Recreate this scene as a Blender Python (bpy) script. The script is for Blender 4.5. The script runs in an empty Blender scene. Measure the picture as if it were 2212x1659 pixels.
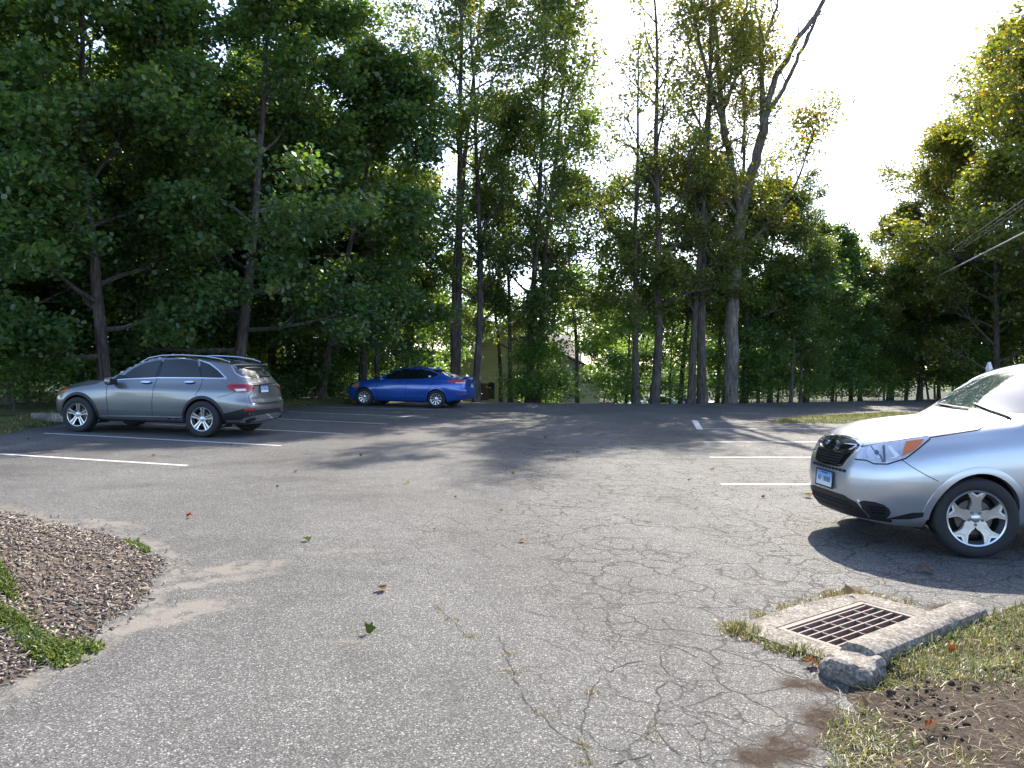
import bpy, bmesh, math, random
import numpy as np
from mathutils import Vector, Matrix
from mathutils.bvhtree import BVHTree
from mathutils.geometry import delaunay_2d_cdt

SC = bpy.context.scene
COL = SC.collection
rad = math.radians

# ------------------------------------------------------------------ camera
CAM_H, FOC, W0, H0 = 1.617, 1660.0, 2212.0, 1659.0     # pixel units: photograph scaled to 2212 x 1659
PITCH, ROLL = rad(1.57), rad(1.11)
_f = Vector((0, math.cos(PITCH), -math.sin(PITCH)))
_r0 = Vector((1, 0, 0)); _u0 = _r0.cross(_f)
_r = _r0 * math.cos(ROLL) + _u0 * math.sin(ROLL)
_u = _u0 * math.cos(ROLL) - _r0 * math.sin(ROLL)
CAM_P = Vector((0, 0, CAM_H))
cam_d = bpy.data.cameras.new('camera')
cam_d.sensor_width = 36.0
cam_d.lens = FOC / W0 * 36.0
cam_d.clip_start = 0.05
cam_d.clip_end = 3000.0
cam = bpy.data.objects.new('camera', cam_d)
COL.objects.link(cam)
cam.matrix_world = Matrix(((_r.x, _u.x, -_f.x, 0), (_r.y, _u.y, -_f.y, 0), (_r.z, _u.z, -_f.z, CAM_H), (0, 0, 0, 1)))
SC.camera = cam

# ------------------------------------------------------------------ sky, sun, exposure
SUN_AZ, SUN_EL = rad(21.0), rad(41.0)          # azimuth measured from +Y towards +X
world = bpy.data.worlds.new('World')
SC.world = world
world.use_nodes = True
_nt = world.node_tree
_nt.nodes.clear()
_sky = _nt.nodes.new('ShaderNodeTexSky')
_sky.sky_type = 'NISHITA'
_sky.sun_disc = False
_sky.sun_elevation = SUN_EL
_sky.sun_rotation = SUN_AZ
_sky.altitude = 60
_sky.air_density = 0.65
_sky.dust_density = 0.95
_sky.ozone_density = 0.6
_bg = _nt.nodes.new('ShaderNodeBackground')
_bg.inputs['Strength'].default_value = 0.15
_wo = _nt.nodes.new('ShaderNodeOutputWorld')
_nt.links.new(_sky.outputs[0], _bg.inputs['Color'])
_nt.links.new(_bg.outputs[0], _wo.inputs['Surface'])
sun_d = bpy.data.lights.new('sun', 'SUN')
sun_d.energy = 3.1
sun_d.angle = rad(0.53)
sun_d.color = (1.0, 0.925, 0.80)
sun = bpy.data.objects.new('sun', sun_d)
COL.objects.link(sun)
SUN_DIR = Vector((math.sin(SUN_AZ) * math.cos(SUN_EL), math.cos(SUN_AZ) * math.cos(SUN_EL), math.sin(SUN_EL)))
sun.rotation_mode = 'QUATERNION'
sun.rotation_quaternion = SUN_DIR.to_track_quat('Z', 'Y')
sun.location = (20, 50, 60)
SC.view_settings.view_transform = 'Standard'
SC.view_settings.look = 'None'
SC.view_settings.gamma = 1.0
SC.view_settings.exposure = 1.84
SC.render.engine = 'CYCLES'
SC.cycles.use_denoising = True
SC.cycles.use_adaptive_sampling = True
SC.cycles.adaptive_threshold = 0.02
SC.cycles.max_bounces = 5
SC.cycles.diffuse_bounces = 2
SC.cycles.glossy_bounces = 3
SC.cycles.transmission_bounces = 3
SC.cycles.transparent_max_bounces = 8
SC.cycles.sample_clamp_indirect = 6.0

# ------------------------------------------------------------------ helpers
def ray_dir(px, py):
    d = _f * FOC + _r * (px - W0 / 2) - _u * (py - H0 / 2)
    return d.normalized()

def G(px, py, z=0.0):
    """photo pixel -> point on the horizontal plane at height z"""
    d = ray_dir(px, py)
    t = (z - CAM_H) / d.z
    return CAM_P + d * t

def at(px, py, Y):
    """photo pixel -> point at depth Y (metres straight ahead)"""
    d = ray_dir(px, py)
    return CAM_P + d * (Y / d.y)

def XatY(px, Y, py=800):
    return at(px, py, Y).x

def tag(o, label=None, cat=None, group=None, kind=None):
    if label: o['label'] = label
    if cat: o['category'] = cat
    if group: o['group'] = group
    if kind: o['kind'] = kind
    return o

def empty(name, loc=(0, 0, 0), rz=0.0, label=None, cat=None, group=None):
    o = bpy.data.objects.new(name, None)
    o.empty_display_size = 0.2
    COL.objects.link(o)
    o.location = loc
    o.rotation_euler = (0, 0, rz)
    return tag(o, label, cat, group)

def link(name, me, mat=None, parent=None, smooth=False):
    if mat is not None and not me.materials:
        me.materials.append(mat)
    if smooth:
        me.polygons.foreach_set('use_smooth', [True] * len(me.polygons))
    o = bpy.data.objects.new(name, me)
    COL.objects.link(o)
    if parent is not None:
        o.parent = parent
    return o

def mesh_py(name, v, f, mat=None, parent=None, smooth=False):
    me = bpy.data.meshes.new(name)
    me.from_pydata([tuple(p) for p in v], [], [tuple(q) for q in f])
    me.update()
    return link(name, me, mat, parent, smooth)

def mesh_np(name, V, loops, sizes, mat=None, parent=None, smooth=False, attr=None):
    """big meshes from numpy arrays; attr = dict of per-point float attributes"""
    me = bpy.data.meshes.new(name)
    V = np.ascontiguousarray(V, dtype=np.float32)
    me.vertices.add(len(V)); me.vertices.foreach_set('co', V.ravel())
    loops = np.asarray(loops, dtype=np.int32).ravel()
    sizes = np.asarray(sizes, dtype=np.int32)
    me.loops.add(len(loops)); me.loops.foreach_set('vertex_index', loops)
    me.polygons.add(len(sizes))
    st = np.zeros(len(sizes), dtype=np.int32); st[1:] = np.cumsum(sizes)[:-1]
    me.polygons.foreach_set('loop_start', st)
    try: me.polygons.foreach_set('loop_total', sizes)
    except Exception: pass
    me.update(calc_edges=True)
    if attr:
        for k, a in attr.items():
            at_ = me.attributes.new(k, 'FLOAT', 'POINT')
            at_.data.foreach_set('value', np.asarray(a, dtype=np.float32))
    return link(name, me, mat, parent, smooth)

class MB:
    """collects simple solids into one mesh"""
    def __init__(s): s.v, s.f = [], []
    def add(s, v, f):
        b = len(s.v); s.v += [tuple(p) for p in v]; s.f += [tuple(i + b for i in q) for q in f]; return s
    def box(s, c, d, M=None):
        x, y, z = d[0] / 2, d[1] / 2, d[2] / 2
        v = [Vector((i * x, j * y, k * z)) for i in (-1, 1) for j in (-1, 1) for k in (-1, 1)]
        v = [(M @ p if M else p) + Vector(c) for p in v]
        return s.add(v, [(0, 1, 3, 2), (4, 6, 7, 5), (0, 4, 5, 1), (2, 3, 7, 6), (0, 2, 6, 4), (1, 5, 7, 3)])
    def bbox(s, c, d, b, M=None):
        """bevelled box: chamfered edges"""
        bm = bmesh.new()
        bmesh.ops.create_cube(bm, size=1)
        bmesh.ops.scale(bm, vec=d, verts=bm.verts)
        bmesh.ops.bevel(bm, geom=list(bm.edges), offset=b, segments=2, affect='EDGES', profile=0.5)
        v = [(M @ q.co if M else q.co.copy()) + Vector(c) for q in bm.verts]
        bm.verts.index_update()
        s.add(v, [tuple(q.index for q in f.verts) for f in bm.faces]); bm.free(); return s
    def tube(s, pts, radii, n=8, cap=True):
        pts = [Vector(p) for p in pts]
        if not hasattr(radii, '__len__'): radii = [radii] * len(pts)
        rings = []; ref = None
        for i, p in enumerate(pts):
            t = (pts[min(i + 1, len(pts) - 1)] - pts[max(i - 1, 0)]).normalized()
            if ref is None:
                ref = Vector((1, 0, 0)) if abs(t.x) < 0.8 else Vector((0, 1, 0))
            a = (ref - t * ref.dot(t)).normalized(); b = t.cross(a); ref = a
            rings.append([p + (a * math.cos(2 * math.pi * k / n) + b * math.sin(2 * math.pi * k / n)) * radii[i] for k in range(n)])
        v = [q for r in rings for q in r]; f = []
        for i in range(len(pts) - 1):
            for k in range(n):
                f.append((i * n + k, i * n + (k + 1) % n, (i + 1) * n + (k + 1) % n, (i + 1) * n + k))
        if cap:
            f.append(tuple(range(n - 1, -1, -1))); f.append(tuple(range((len(pts) - 1) * n, len(pts) * n)))
        return s.add(v, f)
    def lathe(s, prof, n=32, axis='y', closed=False):
        """prof: (radius, height) pairs, turned about the given axis"""
        v = []; f = []; m = len(prof)
        for k in range(n):
            c, si = math.cos(2 * math.pi * k / n), math.sin(2 * math.pi * k / n)
            for r, h in prof:
                v.append((r * c, h, r * si) if axis == 'y' else (r * c, r * si, h))
        for k in range(n):
            k2 = (k + 1) % n
            for j in range(m - 1 + (1 if closed else 0)):
                j2 = (j + 1) % m
                f.append((k * m + j, k2 * m + j, k2 * m + j2, k * m + j2))
        return s.add(v, f)
    def prism(s, poly, axis, h0, h1, M=None):
        """polygon in a plane extruded between h0 and h1; axis = name of the extrusion axis"""
        def P(a, b, h):
            p = Vector({'x': (h, a, b), 'y': (a, h, b), 'z': (a, b, h)}[axis])
            return M @ p if M else p
        n = len(poly)
        v = [P(a, b, h0) for a, b in poly] + [P(a, b, h1) for a, b in poly]
        f = [tuple(range(n))[::-1], tuple(range(n, 2 * n))] + [(i, (i + 1) % n, n + (i + 1) % n, n + i) for i in range(n)]
        return s.add(v, f)
    def build(s, name, mat, parent=None, smooth=False, fix=True):
        me = bpy.data.meshes.new(name); me.from_pydata(s.v, [], s.f); me.update()
        if fix:
            bm = bmesh.new(); bm.from_mesh(me); bmesh.ops.recalc_face_normals(bm, faces=bm.faces); bm.to_mesh(me); bm.free()
        o = link(name, me, mat, parent, smooth)
        if smooth: sharp(me, 35)
        return o

def sharp(me, deg=35):
    try: me.set_sharp_from_angle(angle=rad(deg))
    except Exception: pass

# ------------------------------------------------------------------ materials
def mat_new(name):
    m = bpy.data.materials.new(name); m.use_nodes = True
    m.node_tree.nodes.clear()
    o = m.node_tree.nodes.new('ShaderNodeOutputMaterial')
    return m, m.node_tree, o

class NT:
    def __init__(s, name):
        s.m, s.t, s.out = mat_new(name)
    def n(s, typ, **kw):
        nd = s.t.nodes.new('ShaderNode' + typ)
        ins = kw.pop('ins', {})
        for k, v in kw.items(): setattr(nd, k, v)
        for k, v in ins.items(): s.set(nd.inputs[k], v)
        return nd
    def set(s, sock, v):
        if isinstance(v, bpy.types.NodeSocket): s.t.links.new(v, sock)
        elif isinstance(v, bpy.types.Node): s.t.links.new(v.outputs[0], sock)
        elif hasattr(v, '__len__') and len(v) == 3 and sock.type == 'RGBA': sock.default_value = (*v, 1)
        else: sock.default_value = v
    def math(s, op, a, b=0.0, c=None, clamp=False):
        nd = s.n('Math', operation=op, use_clamp=clamp)
        s.set(nd.inputs[0], a); s.set(nd.inputs[1], b)
        if c is not None: s.set(nd.inputs[2], c)
        return nd.outputs[0]
    def ramp(s, fac, stops, interp='LINEAR'):
        nd = s.n('ValToRGB'); cr = nd.color_ramp; cr.interpolation = interp
        while len(cr.elements) < len(stops): cr.elements.new(0.5)
        for e, (p, c) in zip(cr.elements, stops):
            e.position = p; e.color = (*c, 1) if hasattr(c, '__len__') else (c, c, c, 1)
        s.set(nd.inputs[0], fac); return nd.outputs[0]
    def mix(s, fac, a, b, mode='MIX'):
        nd = s.n('MixRGB', blend_type=mode)
        s.set(nd.inputs[0], fac); s.set(nd.inputs[1], a); s.set(nd.inputs[2], b); return nd.outputs[0]
    def noise(s, vec, scale, detail=4, rough=0.55, dist=0.0):
        nd = s.n('TexNoise', ins={'Scale': scale, 'Detail': detail, 'Roughness': rough, 'Distortion': dist})
        if vec is not None: s.set(nd.inputs['Vector'], vec)
        return nd.outputs[0]
    def voro(s, vec, scale, feature='F1', out='Distance', rnd=1.0):
        nd = s.n('TexVoronoi', feature=feature, ins={'Scale': scale, 'Randomness': rnd})
        if vec is not None: s.set(nd.inputs['Vector'], vec)
        return nd.outputs[out]
    def pos(s):
        return s.n('NewGeometry').outputs['Position']
    def obj(s):
        return s.n('TexCoord').outputs['Object']
    def bump(s, h, strength=0.3, dist=0.01, normal=None):
        nd = s.n('Bump', ins={'Strength': strength, 'Distance': dist, 'Height': h})
        if normal is not None: s.set(nd.inputs['Normal'], normal)
        return nd.outputs[0]
    def bsdf(s, **kw):
        nd = s.n('BsdfPrincipled')
        for k, v in kw.items(): s.set(nd.inputs[k.replace('_', ' ')], v)
        s.t.links.new(nd.outputs[0], s.out.inputs['Surface']); return nd

def simple(name, col, rough=0.5, metal=0.0, coat=0.0, spec=0.5, var=0.0, scale=20.0, bump=0.0):
    t = NT(name)
    c = col
    p = t.obj()
    if var > 0:
        nz = t.noise(p, scale, 5)
        c = t.mix(nz, tuple(max(0, q * (1 - var)) for q in col), tuple(min(1, q * (1 + var)) for q in col))
    kw = {}
    b = t.bsdf(Base_Color=c, Roughness=rough, Metallic=metal, Coat_Weight=coat, Coat_Roughness=0.03)
    b.inputs['Specular IOR Level'].default_value = spec
    if bump > 0:
        t.set(b.inputs['Normal'], t.bump(t.noise(p, scale * 3, 5), bump, 0.01))
    return t.m

def paint(name, col, metal=0.55, rough=0.32):
    t = NT(name)
    p = t.obj()
    fl = t.voro(p, 900, out='Color')
    g = t.mix(0.12, col, fl, 'OVERLAY')
    dust = t.noise(p, 3.0, 5)
    r = t.math('MULTIPLY_ADD', dust, 0.10, rough - 0.04)
    b = t.bsdf(Base_Color=g, Roughness=r, Metallic=metal, Coat_Weight=1.0, Coat_Roughness=0.035)
    return t.m

M = {}
M['glass'] = simple('dark_glass', (0.006, 0.009, 0.010), 0.02, 0.0, 0.0, 0.75)
M['glass_pale'] = simple('windscreen_glass', (0.045, 0.075, 0.070), 0.02, 0.0, 0.6, 0.9)
M['glass_rear'] = simple('rear_glass', (0.05, 0.045, 0.045), 0.06, 0.0, 0.6, 0.8)
M['black'] = simple('black_plastic', (0.012, 0.012, 0.013), 0.5, var=0.2)
M['gloss_black'] = simple('gloss_black', (0.006, 0.006, 0.007), 0.12)
M['gap'] = simple('panel_gap', (0.008, 0.008, 0.009), 0.8)
M['well'] = simple('wheel_well', (0.008, 0.008, 0.008), 0.9)
M['rubber'] = simple('tyre_rubber', (0.016, 0.016, 0.017), 0.75, var=0.3, scale=12, bump=0.2)
M['chrome'] = simple('chrome', (0.75, 0.76, 0.78), 0.10, 1.0)
M['alloy'] = simple('alloy_silver', (0.55, 0.56, 0.58), 0.28, 0.85, 0.4)
M['alloy_dark'] = simple('alloy_grey', (0.16, 0.16, 0.17), 0.35, 0.8)
M['barrel'] = simple('rim_barrel', (0.045, 0.042, 0.04), 0.6, 0.5)
M['disc'] = simple('brake_disc', (0.12, 0.10, 0.085), 0.45, 0.7)
M['red_lens'] = simple('red_lens', (0.38, 0.008, 0.012), 0.10, 0.0, 1.0)
M['red_dark'] = simple('dark_red_lens', (0.16, 0.005, 0.010), 0.12, 0.0, 1.0)
M['amber'] = simple('amber_lens', (0.62, 0.14, 0.025), 0.15, 0.0, 1.0)
M['clear'] = simple('lamp_reflector', (0.56, 0.58, 0.60), 0.10, 0.55, 1.0)
M['white_lens'] = simple('white_lens', (0.75, 0.72, 0.70), 0.15, 0.0, 1.0)
M['plate_ink'] = simple('plate_lettering', (0.02, 0.04, 0.14), 0.5)
# ------------------------------------------------------------------ cars
def pchip(pts, x):
    pts = sorted(pts); xk = np.array([p[0] for p in pts], float); yk = np.array([p[1] for p in pts], float)
    if len(xk) == 1: return np.full_like(x, yk[0])
    h = np.diff(xk); d = np.diff(yk) / h; m = np.zeros_like(yk)
    for i in range(1, len(xk) - 1):
        if d[i - 1] * d[i] > 0:
            w1, w2 = 2 * h[i] + h[i - 1], h[i] + 2 * h[i - 1]
            m[i] = (w1 + w2) / (w1 / d[i - 1] + w2 / d[i])
    m[0], m[-1] = d[0], d[-1]
    x = np.clip(x, xk[0], xk[-1]); i = np.clip(np.searchsorted(xk, x) - 1, 0, len(h) - 1)
    t = (x - xk[i]) / h[i]
    return ((1 + 2 * t) * (1 - t) ** 2 * yk[i] + t * (1 - t) ** 2 * h[i] * m[i] + t * t * (3 - 2 * t) * yk[i + 1] + t * t * (t - 1) * h[i] * m[i + 1])

def lin(pts, x):
    pts = sorted(pts)
    return np.interp(x, [p[0] for p in pts], [p[1] for p in pts])

class Car:
    def __init__(s, name, label, pos, heading, spec, group=None):
        s.root = empty(name, (pos[0], pos[1], pos[2] if len(pos) > 2 else 0.0), heading, label, 'car', group)
        s.Mw = Matrix.Translation(s.root.location) @ Matrix.Rotation(heading, 4, 'Z')
        s.Mi = s.Mw.inverted()
        s.sp = spec
        s.z = (1, 1, 0, 0)
        s.shell()

    # ---- shell
    def shell(s):
        sp = s.sp; n = sp.get('n', 150)
        t = np.linspace(0, 1, n); u = 0.5 - 0.5 * np.cos(np.pi * t); t = 0.45 * t + 0.55 * u
        xs = sp['xr'] + (sp['xf'] - sp['xr']) * t
        # make sure that breaks in the roof line get a station
        T = pchip(sp['taper'], xs)
        zt = pchip(sp['top'], xs); zb = pchip(sp['under'], xs)
        P = np.zeros((n, len(sp['sect']) + 3, 2))
        P[:, 0] = np.stack([np.zeros(n), zb], 1)
        for i, (yk, zk, r) in enumerate(sp['sect']):
            zz = pchip(zk, xs)
            P[:, i + 1, 0] = pchip(yk, xs) * T; P[:, i + 1, 1] = zz
        yc, zc = P[:, len(sp['sect']), 0], P[:, len(sp['sect']), 1]
        P[:, -2, 0] = yc * 0.5; P[:, -2, 1] = zt - (zt - zc) * 0.22
        P[:, -1, 1] = zt
        # enforce order in height
        radii = [0] + [q[2] for q in sp['sect']] + [0.25, 0]
        prof = []
        K = P.shape[1]
        prev_end = P[:, 0]
        rows = [P[:, 0]]
        for i in range(1, K - 1):
            a, b, c = P[:, i - 1], P[:, i], P[:, i + 1]
            la = np.linalg.norm(a - b, axis=1)[:, None] + 1e-6; lc = np.linalg.norm(c - b, axis=1)[:, None] + 1e-6
            A = b + (a - b) * np.minimum(radii[i] / la, 0.48); C = b + (c - b) * np.minimum(radii[i] / lc, 0.48)
            m = 5
            for k in range(1, m): rows.append(prev_end + (A - prev_end) * k / m)
            for k in range(6):
                q = k / 5; rows.append(A * (1 - q) ** 2 + b * 2 * q * (1 - q) + C * q * q)
            prev_end = C
        for k in range(1, 6): rows.append(prev_end + (P[:, -1] - prev_end) * k / 5)
        R = np.stack(rows, 1)                       # n, m, 2
        m = R.shape[1]
        X = np.repeat(xs[:, None], m, 1); Y = R[..., 0]; Z = R[..., 1]
        def shear(X, Z):
            f = pchip(sp['nose'], Z) * np.exp(-(sp['xf'] - X) / sp['lf'])
            r = pchip(sp['tail'], Z) * np.exp(-(X - sp['xr']) / sp['lr'])
            return X + f + r
        X2 = shear(X, Z)
        V = []; idx = np.zeros((n, 2 * m - 2), int)
        ring = 2 * m - 2
        full = np.zeros((n, ring, 3))
        full[:, :m] = np.stack([X2, Y, Z], 2)
        full[:, m:] = np.stack([X2, -Y, Z], 2)[:, m - 2:0:-1]
        V = full.reshape(-1, 3); F = []
        for i in range(n - 1):
            for j in range(ring):
                j2 = (j + 1) % ring
                F.append((i * ring + j, i * ring + j2, (i + 1) * ring + j2, (i + 1) * ring + j))
        # caps, curved across
        extra = []; base = len(V); nc = 10
        for i, sgn, bul in ((0, 1, -sp.get('bulr', 0.03)), (n - 1, -1, sp.get('bulf', 0.03))):
            grid = []
            for j in range(m):
                L = i * ring + j; Rr = i * ring + ((ring - j) % ring)
                if j in (0, m - 1): grid.append([L] * (nc + 1)); continue
                row = [L]
                pl, pr = V[L], V[Rr]
                for k in range(1, nc):
                    q = k / nc; p = pl * (1 - q) + pr * q
                    p = p.copy(); p[0] += bul * 4 * q * (1 - q) * min(1, abs(pl[1]) / 0.4)
                    extra.append(p); row.append(base + len(extra) - 1)
                row.append(Rr); grid.append(row)
            for j in range(m - 1):
                for k in range(nc):
                    q = [grid[j][k], grid[j][k + 1], grid[j + 1][k + 1], grid[j + 1][k]]
                    q = list(dict.fromkeys(q))
                    if len(q) > 2: F.append(tuple(q if sgn > 0 else q[::-1]))
        V = np.vstack([V, np.array(extra)])
        s.bvh = BVHTree.FromPolygons([Vector(p) for p in V], F)
        # wheel openings
        V2 = V.copy(); Ra = sp['arch']; zw = sp['R']
        inside = np.zeros(len(V), bool)
        for xw in (sp['wb'] / 2, -sp['wb'] / 2):
            dx, dz = V[:, 0] - xw, V[:, 2] - zw; d = np.hypot(dx, dz)
            ins = (d < Ra) & (np.abs(V[:, 1]) > 0.52)
            inside |= ins
        keep = [f for f in F if not all(inside[i] for i in f)]
        used = set(i for f in keep for i in f)
        for xw in (sp['wb'] / 2, -sp['wb'] / 2):
            for i in used:
                if inside[i]:
                    dx, dz = V[i, 0] - xw, V[i, 2] - zw; d = math.hypot(dx, dz)
                    if d < Ra and d > 1e-4:
                        V2[i, 0] = xw + dx / d * Ra; V2[i, 2] = max(zw + dz / d * Ra, V[i, 2] if dz < 0 else -9)
        me = bpy.data.meshes.new('body'); me.from_pydata(V2.tolist(), [], keep); me.update()
        bm = bmesh.new(); bm.from_mesh(me)
        bmesh.ops.delete(bm, geom=[v for v in bm.verts if not v.link_faces], context='VERTS')
        bmesh.ops.recalc_face_normals(bm, faces=bm.faces); bm.to_mesh(me); bm.free()
        s.body = link('body', me, sp['paint'], s.root, True); sharp(me, 40)
        # wheel wells
        for xw in (sp['wb'] / 2, -sp['wb'] / 2):
            for sy in (1, -1):
                mb = MB(); k = 22; v = []; f = []
                for i in range(k + 1):
                    a = rad(-35 + 250 * i / k)
                    x, z = xw + (Ra + .004) * math.cos(a), zw + (Ra + .004) * math.sin(a)
                    yo = s.side_y(x, z)
                    yo = (yo if yo else sp['ywell']) - .012
                    v += [(x, sy * yo, max(z, .2)), (x, sy * 0.48, max(z, .2))]
                for i in range(k): f.append((2 * i, 2 * i + 1, 2 * i + 3, 2 * i + 2))
                c = len(v); v.append((xw, sy * .48, zw))
                for i in range(k): f.append((2 * i + 1, c, 2 * i + 3))
                mb.add(v, f); mb.build('wheel_well', M['well'], s.root)

    def side_y(s, x, z):
        h = s.bvh.ray_cast(Vector((x, 3, z)), Vector((0, -1, 0)))
        return h[0].y if h[0] else None

    # ---- decals: patches that lie on the shell
    def cast_px(s, p):
        fx, fy, ox, oy = s.z
        d = ray_dir(p[0] * fx + ox, p[1] * fy + oy)
        return s.Mi @ CAM_P, s.Mi.to_3x3() @ d
    def cast_view(s, view):
        def c(p):
            if view == 'side': return Vector((p[0], 3, p[1])), Vector((0, -1, 0))
            if view == 'front': return Vector((4, p[0], p[1])), Vector((-1, 0, 0))
            if view == 'rear': return Vector((-4, p[0], p[1])), Vector((1, 0, 0))
            if view == 'top': return Vector((p[0], p[1], 4)), Vector((0, 0, -1))
        return c
    def hit(s, p, view='px'):
        o, d = s.cast_px(p) if view == 'px' else s.cast_view(view)(p)
        h = s.bvh.ray_cast(o, d)
        if h[0] is None:
            t = (Vector((0, 0, 0.8)) - o).dot(d)
            best = None
            for tt in np.linspace(t - 2.6, t + 2.6, 60):
                q = s.bvh.find_nearest(o + d * tt)
                if q[0] is not None and (best is None or q[3] < best[3]): best = q
            h = best
        n = h[1]
        if n.dot(d) > 0: n = -n
        return h[0], n
    def decal(s, name, poly, mat, off=0.003, view='px', step=None, depth=0.012, mirror=False, parent=None, smooth=True, round_=0.0):
        pl = [Vector((a, b)) for a, b in poly]
        w = max(p.x for p in pl) - min(p.x for p in pl); h = max(p.y for p in pl) - min(p.y for p in pl)
        step = step or max(w, h) / 14
        bd = []
        for i, p in enumerate(pl):
            q = pl[(i + 1) % len(pl)]; k = max(1, int((q - p).length / step))
            bd += [p + (q - p) * j / k for j in range(k)]
        nb = len(bd); inner = []
        x0, y0 = min(p.x for p in pl), min(p.y for p in pl)
        def inpoly(p):
            c = False
            for i in range(nb):
                a, b = bd[i], bd[(i + 1) % nb]
                if (a.y > p.y) != (b.y > p.y) and p.x < (b.x - a.x) * (p.y - a.y) / (b.y - a.y) + a.x: c = not c
            return c
        yy = y0 + step * .5
        while yy < y0 + h:
            xx = x0 + step * .5
            while xx < x0 + w:
                p = Vector((xx, yy))
                if inpoly(p) and min((p - b).length for b in bd) > step * 0.45: inner.append(p)
                xx += step
            yy += step
        r = delaunay_2d_cdt(bd + inner, [(i, (i + 1) % nb) for i in range(nb)], [], 1, 1e-6)
        pv, pe, pf = r[0], r[1], r[2]
        V = []; N = []
        for p in pv:
            a, n = s.hit((p.x, p.y), view); V.append(a); N.append(n)
        from collections import Counter
        ec = Counter()
        for f in pf:
            for i in range(len(f)): ec[tuple(sorted((f[i], f[(i + 1) % len(f)])))] += 1
        bedge = [e for e, c in ec.items() if c == 1]
        bv = sorted(set(i for e in bedge for i in e)); mp = {b: len(V) + k for k, b in enumerate(bv)}
        top = [a + n * off for a, n in zip(V, N)] + [V[b] + N[b] * (off - depth) for b in bv]
        F = [tuple(f) for f in pf] + [(e[0], e[1], mp[e[1]], mp[e[0]]) for e in bedge]
        out = []
        for sy in ((1, -1) if mirror else (1,)):
            mb = MB(); mb.add([(p.x, p.y * sy, p.z) for p in top], F)
            o = mb.build(name, mat, parent if (parent is not None and sy == 1) else s.root, smooth)
            out.append(o)
        return out[0] if not mirror else out
    def line(s, name, pts, width, mat, off=0.003, view='px', mirror=False, thick=0.004, sub=6):
        P = []
        for i in range(len(pts) - 1):
            for k in range(sub): 
                q = k / sub; P.append((pts[i][0] * (1 - q) + pts[i + 1][0] * q, pts[i][1] * (1 - q) + pts[i + 1][1] * q))
        P.append(pts[-1])
        H = [s.hit(p, view) for p in P]; v = []; f = []
        for i, (p, n) in enumerate(H):
            t = (H[min(i + 1, len(H) - 1)][0] - H[max(0, i - 1)][0])
            if t.length < 1e-6: t = Vector((1, 0, 0))
            b = n.cross(t.normalized()).normalized() * width / 2
            v += [p + b - n * thick, p + b + n * off, p - b + n * off, p - b - n * thick]
        for i in range(len(H) - 1):
            for k in range(3): f.append((4 * i + k, 4 * i + k + 1, 4 * i + k + 5, 4 * i + k + 4))
        f.append((0, 1, 2, 3)); e = 4 * (len(H) - 1); f.append((e + 3, e + 2, e + 1, e))
        out = []
        for sy in ((1, -1) if mirror else (1,)):
            mb = MB(); mb.add([(p.x, p.y * sy, p.z) for p in v], f); out.append(mb.build(name, mat, s.root))
        return out
    # ---- arch lip
    def lips(s, width, thick, mat, a0=-5, a1=185):
        sp = s.sp; Ra = sp['arch']
        for xw in (sp['wb'] / 2, -sp['wb'] / 2):
            for sy in (1, -1):
                v = []; f = []; k = 40; cnt = 0
                for i in range(k + 1):
                    a = rad(a0 + (a1 - a0) * i / k); c, sn = math.cos(a), math.sin(a); ok = True; ring = []
                    for R, dy in ((Ra - .012, -.05), (Ra - .012, thick), (Ra + width * .55, thick), (Ra + width, thick * .55), (Ra + width + .004, -.004)):
                        x, z = xw + R * c, sp['R'] + R * sn
                        y = s.side_y(x, z)
                        if y is None or z < sp.get('lipz', .24): ok = False; break
                        ring.append((x, sy * (y + dy), z))
                    if ok:
                        v += ring; cnt += 1
                for i in range(cnt - 1):
                    for j in range(4): f.append((5 * i + j, 5 * i + j + 1, 5 * i + j + 6, 5 * i + j + 5))
                mb = MB(); mb.add(v, f); mb.build('arch_lip', mat, s.root, True)
    # ---- wheels
    def wheels(s, style, rim_r, ty_w, track):
        sp = s.sp; R = sp['R']
        proto = None
        for xw in (sp['wb'] / 2, -sp['wb'] / 2):
            for sy in (1, -1):
                if proto is None: proto = wheel_parts(style, R, rim_r, ty_w)
                hub_me, kids = proto
                w = link('wheel', hub_me, None, s.root)
                w.location = (xw, sy * track / 2, R)
                w.rotation_euler = (0, sp.get('spin', 0.3), 0) if sy == 1 else (0, sp.get('spin', .3), math.pi)
                if xw > 0 and sp.get('steer'): w.rotation_euler.z += sp['steer']
                for nm, me in kids:
                    link(nm, me, None, w)
    def text(s, txt, size, mat, loc, X, Yv, name, parent, ext=0.001, scale_x=1.0):
        return text_mesh(txt, size, mat, loc, X, Yv, name, parent, ext, scale_x)
    def plate(s, p, view, txt, tilt=None, w=0.305, h=0.152, frame=True, fill=None):
        c, n = s.hit(p, view)
        if tilt is not None: n = Vector(tilt).normalized()
        X = Vector((0, 0, 1)).cross(n).normalized(); Yv = n.cross(X)
        Mx = Matrix((X, Yv, n)).transposed()
        o = MB().bbox(c + n * .010, (w, h, .006), .0025, Mx).build('license_plate', M['plate'], s.root)
        o.data.materials[0] = M['plate']
        if frame:
            fr = MB()
            for (cx, cy, a, b) in ((0, h / 2, w + .024, .012), (0, -h / 2, w + .024, .014), (w / 2 + .004, 0, .012, h), (-w / 2 - .004, 0, .012, h)):
                fr.bbox(c + n * .010 + X * cx + Yv * cy, (a, b, .014), .003, Mx)
            fr.build('plate_frame', M['black'], o)
        text_mesh(txt, h * .50, M['plate_ink'], c + n * .0145 - Yv * h * .19, X, Yv, 'plate_number', o, .0006, .8)
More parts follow.
